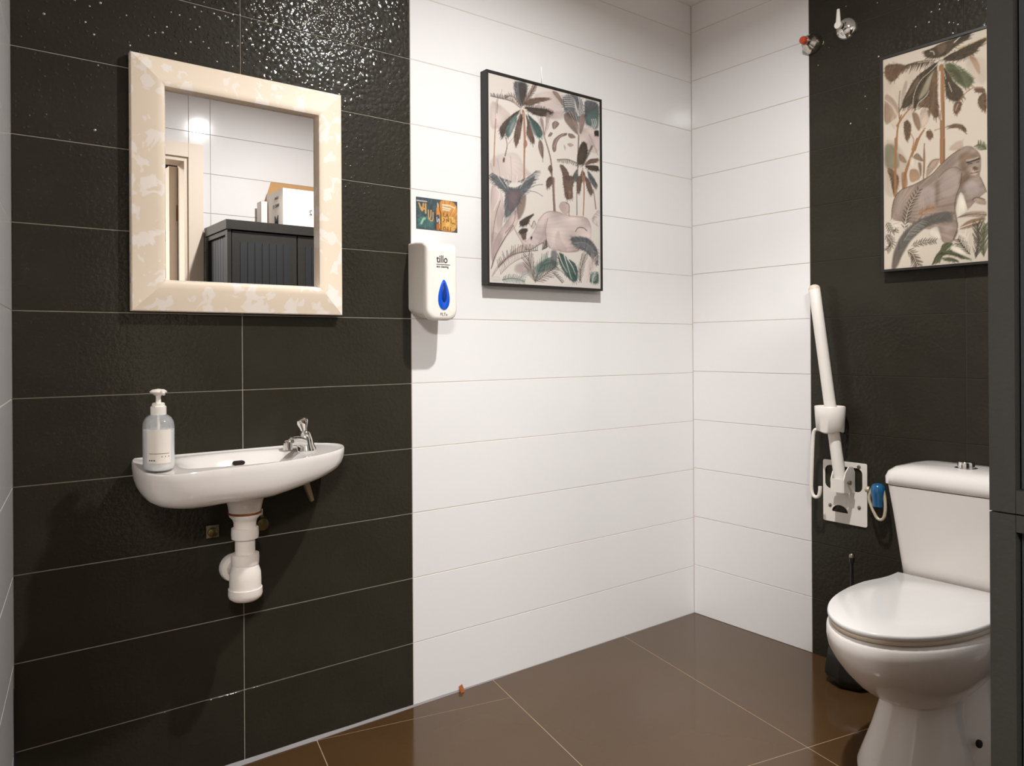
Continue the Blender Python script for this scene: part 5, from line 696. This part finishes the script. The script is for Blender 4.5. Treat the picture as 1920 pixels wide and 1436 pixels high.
# fill valve with blue head and looped hose
fv = thing('fill_valve', (XB, -.79, .62), 'blue headed water valve with a looped hose left of the cistern', 'valve')
lathe('valve_inlet', [(.012, 0), (.012, .006), (.007, .008), (.007, .05)], M_STEEL, fv, (XB, -0.7790, .625), (-1, 0, 0), n=20)
lathe('side_knob', [(.0085, 0), (.010, .004), (.010, .012), (.007, .014)], M_HOSE, fv, (XB - .05, -0.7710, .627), (0, 1, 0), n=14)
lathe('valve_head', [(.017, -.052), (.018, -.030), (.0215, -.012), (.0225, .004), (.019, .016), (.011, .0225), (0, .0245)], M_CYAN, fv, (XB - .05, -0.7990, .628), n=28)
tube('hose', [(XB - .05, -0.7790, .630), (XB - .052, -.7665, .600), (XB - .055, -0.7850, .560), (XB - .055, -0.8000, .5330), (XB - .055, -0.8190, .536), (XB - .055, -0.8260, .565), (XB - .05, -0.8220, .605), (XB - .05, -0.8160, .632)], .0052, M_HOSE, fv, n=12, it=3)

# ------------------------------------------------------------------ toilet
to = thing('toilet', (2.2, -1.113, 0), 'white close-coupled toilet against the black tiles', 'toilet')
YC = -1.113; NT = 56
def egg(xf, xb, hw, z, xc=2.06, pf=.5, pb=.34, yc=YC):
    R = []
    for k in range(NT):
        a = 2 * PI * k / NT; c, s = math.cos(a), math.sin(a)
        if c < 0: x = xc + (xc - xf) * -abs(c) ** (2 * pf); y = hw * math.copysign(abs(s) ** 1.0, s)
        else: x = xc + (xb - xc) * abs(c) ** (2 * pb); y = hw * math.copysign(abs(s) ** .8, s)
        R.append((x, yc + y, z))
    return R
loft('bowl', [egg(2.00, 2.30, .050, .178), egg(1.950, 2.33, .080, .190), egg(1.895, 2.36, .108, .214), egg(1.845, 2.38, .132, .245), egg(1.802, 2.39, .153, .282), egg(1.768, 2.40, .169, .318), egg(1.750, 2.41, .179, .345), egg(1.744, 2.41, .183, .368), egg(1.745, 2.41, .183, .390), egg(1.752, 2.41, .179, .401), egg(1.775, 2.39, .160, .4045)], M_PORC, to, angle=70)
loft('pedestal', [egg(1.875, 2.46, .137, 0), egg(1.875, 2.46, .137, .012), egg(1.895, 2.45, .126, .045), egg(1.925, 2.44, .108, .100), egg(1.955, 2.43, .093, .160), egg(1.97, 2.43, .088, .21), egg(1.97, 2.44, .095, .27), egg(1.98, 2.46, .120, .34), egg(1.99, 2.46, .13, .38)], M_PORC, to, angle=70)
loft('rear_foot', [egg(2.00, 2.47, .160, 0, xc=2.18), egg(2.00, 2.47, .158, .03, xc=2.18), egg(2.03, 2.47, .138, .12, xc=2.20), egg(2.08, 2.47, .112, .22, xc=2.22), egg(2.12, 2.47, .10, .34, xc=2.25)], M_PORC, to, angle=70)
lathe('bolt_hole', [(.010, 0), (.010, .004), (.006, .006), (0, .006)], M_HOLE, to, (2.095, YC - .128, .100), (-.35, -1, .2), n=16)
def dshape(s, z, dx=0, xf=1.705, xb=2.292, hw=.188, hb=.158):
    """outline of seat and lid: round front, straight sides drawn in at the hinges"""
    P = []; n = 40; xc = 2.085; xf = 1.745; hw = .181
    for k in range(n + 1):
        a = PI / 2 + PI * k / n
        P.append((xc - (xc - xf) * abs(math.cos(a)) ** .94, hw * math.sin(a)))
    tail = [(2.12, .180), (2.155, .174), (2.19, .1665), (2.225, .1625), (2.26, .1625), (2.288, .1640)]
    P += [(x, -y) for x, y in tail] + tail[::-1]
    cx_ = 2.02
    return [(cx_ + (x - cx_) * s + dx, YC + y * s, z) for x, y in P]
loft('seat', [dshape(.94, .4048), dshape(.978, .4055), dshape(.988, .409), dshape(.988, .4135), dshape(.982, .4165), dshape(.94, .4168)], mat('ivory_seat', (212, 198, 176), .18, var=.01), to, angle=60)
loft('lid', [dshape(.97, .4170), dshape(.992, .4175), dshape(1.0, .4205), dshape(1.0, .4255), dshape(.996, .4290), dshape(.985, .4305), dshape(.5, .4312), dshape(.05, .4315)], mat('white_lid', (214, 211, 208), .16, var=.01), to, angle=70)
def cis(x0, x1, hw, z, r=.03, yc=YC):
    P = rrect(x0, x1, yc - hw, yc + hw, r, 7, r); return [(a, b, z) for a, b in P]
YCC = -1.112
loft('cistern', [cis(2.315, 2.515, .150, .388, .03, YCC), cis(2.300, 2.516, .163, .400, .035, YCC), cis(2.300, 2.517, .172, .46, .035, YCC), cis(2.297, 2.518, .193, .60, .035, YCC), cis(2.293, 2.518, .206, .682, .035, YCC)], M_PORC, to, angle=60)
loft('cistern_lid', [cis(2.300, 2.518, .208, .6825, .04, YCC), cis(2.291, 2.518, .217, .686, .045, YCC), cis(2.290, 2.518, .218, .706, .048, YCC), cis(2.296, 2.518, .212, .722, .048, YCC), cis(2.312, 2.514, .196, .735, .045, YCC), cis(2.345, 2.500, .165, .742, .04, YCC), cis(2.39, 2.46, .06, .744, .02, YCC)], M_PORC, to, angle=70)
lathe('flush_button', [(.030, 0), (.030, .002), (.0225, .003), (.0225, .0175), (.021, .0195), (0, .0195)], M_CHROME, to, (2.405, -1.092, .7425), n=36)

# toilet brush in its black holder
tb = thing('toilet_brush', (2.40, -.745, 0), 'black toilet brush in a tapered holder behind the toilet bowl', 'toilet brush')
bcx, bcy = 2.395, -.748
lathe('holder', [(.066, .0), (.085, .030), (.086, .045), (.074, .118), (.070, .128), (.064, .124), (.055, .020), (.0, .019)], mat('black_gloss_plastic', (22, 22, 20), .14, var=.05), tb, (bcx, bcy, 0), n=8, angle=20)
lathe('brush_handle', [(.005, .03), (.005, .39), (.008, .392), (.0085, .408)], mat('black_handle_plastic', (24, 24, 22), .3), tb, (bcx + .01, bcy + .005, 0), n=14)
lathe('handle_tip', [(.0085, .408), (.008, .416), (.005, .420), (0, .421)], M_STEEL, tb, (bcx + .01, bcy + .005, 0), n=14)
lathe('brush_head', [(.01, .03), (.032, .035), (.034, .09), (.02, .11), (.006, .112)], M_BLACK, tb, (bcx + .01, bcy + .005, 0), n=20)

# ------------------------------------------------------------------ anthracite locker by the door, seen at the right edge and in the mirror
lk = thing('storage_cabinet', (1.46, -1.80, 0), 'tall anthracite plastic cabinet with ribbed doors at the right edge', 'cabinet')
cx0, cx1, cy0, cy1, ctop, mid = 1.1202, 1.800, -1.975, -1.635, 1.711, .884
def side_panel(x, sgn, z0, z1):
    """a side of posts and rails round a recessed ribbed panel"""
    xo, xi = (x, x + .018) if sgn < 0 else (x - .018, x)
    box('post', xo, xi, cy1 - .0305, cy1, z0, z1, M_CLAD, lk, .003)
    box('post', xo, xi, cy0, cy0 + .03, z0, z1, M_CLAD, lk, .003)
    for a, b in ((z0, z0 + .03), (z1 - .022, z1)): box('rail', xo + .0005, xi - .0005, cy0 + .0305, cy1 - .031, a, b, M_CLAD, lk, .002)
    x2 = x + .014 if sgn < 0 else x - .018
    n = 7; a0, a1 = cy0 + .031, cy1 - .0315
    for k in range(n): box('slat', x2, x2 + .004, a0 + (a1 - a0) * k / n + .0015, a0 + (a1 - a0) * (k + 1) / n - .0015, z0 + .031, z1 - .023, M_CLADD, lk)
for z0, z1 in ((.012, mid - .002), (mid + .0, ctop - .045)):
    side_panel(cx0, -1, z0, z1); side_panel(cx1, 1, z0, z1)
box('back_panel', cx0 + .019, cx1 - .019, cy0, cy0 + .012, .012, ctop - .045, M_CLADD, lk)
box('shelf', cx0 + .019, cx1 - .019, cy0 + .013, cy1 - .03, mid - .02, mid, M_CLAD, lk)
box('top_panel', cx0 - .008, cx1 + .008, cy0 - .004, cy1 + .010, ctop - .044, ctop, M_CLAD, lk, .006)
box('plinth', cx0 + .002, cx1 - .002, cy0 + .002, cy1 - .004, 0, .0115, M_CLAD, lk)
xm = (cx0 + cx1) / 2
for (a, b) in ((cx0 + .022, xm - .003), (xm + .003, cx1 - .022)):
    for z0, z1 in ((.020, mid - .006), (mid + .004, ctop - .050)):
        dr = box('cabinet_door', a, b, cy1 - .022, cy1 - .002, z0, z1, M_CLAD, lk, .003)
        n = 7; p0, p1 = a + .035, b - .035
        for k in range(n): box('slat', p0 + (p1 - p0) * k / n + .003, p0 + (p1 - p0) * (k + 1) / n - .003, cy1 - .0025, cy1 + .0015, z0 + .04, z1 - .05, M_CLADD, dr, .001, 1)
        s_ = 1 if a < xm - .1 else -1
        lathe('door_knob', [(.008, 0), (.008, .012), (.013, .016), (.012, .024), (0, .025)], M_CLAD, dr, ((b - .02) if s_ > 0 else (a + .02), cy1 - .002, (z0 + z1) / 2), (0, 1, 0), n=16)

# boxes on the cabinet, seen in the mirror
def open_box(root, x0, x1, y0, y1, z0, z1, mo, mi, flap=.07):
    t = .003
    box('side_panel', x0, x0 + t, y0, y1, z0, z1, mo, root); box('side_panel', x1 - t, x1, y0, y1, z0, z1, mo, root)
    box('front_panel', x0 + t, x1 - t, y1 - t, y1, z0, z1, mo, root); box('back_panel', x0 + t, x1 - t, y0, y0 + t, z0, z1, mo, root)
    box('bottom_panel', x0 + t, x1 - t, y0 + t, y1 - t, z0, z0 + t, mi, root)
    V = [(x0, y0 + t, z1), (x1, y0 + t, z1), (x1, y0 + .012, z1 + flap), (x0 + .02, y0 + .012, z1 + flap), (x0, y0, z1), (x1, y0, z1), (x1, y0 + .008, z1 + flap), (x0 + .02, y0 + .008, z1 + flap)]
    mk('flap', V, [(0, 1, 2, 3), (4, 5, 6, 7), (0, 1, 5, 4), (1, 2, 6, 5), (2, 3, 7, 6), (3, 0, 4, 7)], mi, root)
    V = [(x1, y0, z1), (x1, y1, z1), (x1 - .05, y1 - .02, z1 + .05), (x1 - .05, y0 + .02, z1 + .05), (x1 - t, y0, z1), (x1 - t, y1, z1), (x1 - .053, y1 - .02, z1 + .05), (x1 - .053, y0 + .02, z1 + .05)]
    mk('flap', V, [(0, 1, 2, 3), (4, 5, 6, 7), (0, 1, 5, 4), (1, 2, 6, 5), (2, 3, 7, 6), (3, 0, 4, 7)], mi, root)
cb = thing('cardboard_box', (1.57, -1.80, ctop), 'open white printed cardboard box on top of the cabinet, seen in the mirror', 'box')
b0, b1, c0, c1_, zt = 1.412, 1.74, -1.925, -1.695, 1.905
open_box(cb, b0, b1, c0, c1_, ctop + .001, zt, M_CARDW, M_CARD)
text('lettering', 'CAVA', .026, (b0 + .27, c1_ + .0005, zt - .050), (-1, 0, 0), (0, 0, 1), M_INK, cb)
text('lettering', '1000', .026, (b0 + .27, c1_ + .0005, zt - .080), (-1, 0, 0), (0, 0, 1), M_INK, cb)
text('lettering', 'VINO 12', .036, (b0 + .27, c1_ + .0005, zt - .122), (-1, 0, 0), (0, 0, 1), M_INK, cb)
text('lettering', 'CAVA', .020, (b0 - .0005, c1_ - .06, zt - .045), (0, -1, 0), (0, 0, 1), M_INK, cb)
text('lettering', 'VINO 12', .024, (b0 - .0005, c1_ - .05, zt - .085), (0, -1, 0), (0, 0, 1), M_INK, cb)
text('lettering', 'M', .075, (b0 - .0005, c1_ - .06, zt - .180), (0, -1, 0), (0, 0, 1), M_INK, cb, bold=.002)
c2 = thing('cardboard_box', (1.395, -1.93, ctop), 'narrow plain box standing behind the white box, seen in the mirror', 'box')
box('carton', 1.375, 1.405, -1.965, -1.900, ctop + .001, ctop + .155, M_CARDW, c2, .001)
mk('end_flap', [(1.3755, -1.964, ctop + .1555), (1.4045, -1.964, ctop + .1555), (1.4045, -1.901, ctop + .1555), (1.3755, -1.901, ctop + .1555), (1.379, -1.962, ctop + .158), (1.401, -1.962, ctop + .158), (1.401, -1.903, ctop + .158), (1.379, -1.903, ctop + .158)], BF and [(0, 1, 2, 3), (4, 5, 6, 7), (0, 1, 5, 4), (1, 2, 6, 5), (2, 3, 7, 6), (3, 0, 4, 7)], M_CARD, c2)

# small brown chip lying at the foot of the white wall
V = [(1.352, -.006, 0), (1.366, -.004, 0), (1.364, -.016, 0), (1.350, -.014, 0), (1.349, -.003, .016), (1.362, -.003, .021), (1.366, -.008, .008), (1.352, -.011, .012)]
tag(mk('brown_chip', V, [(0, 1, 2, 3), (4, 5, 6, 7), (0, 1, 5, 4), (1, 2, 6, 5), (2, 3, 7, 6), (3, 0, 4, 7)], M_CHIP), 'tiny brown chip on the floor against the white wall', 'debris')
for o in COL.objects:
    if o.get('kind') == 'structure' and 'category' in o: del o['category']
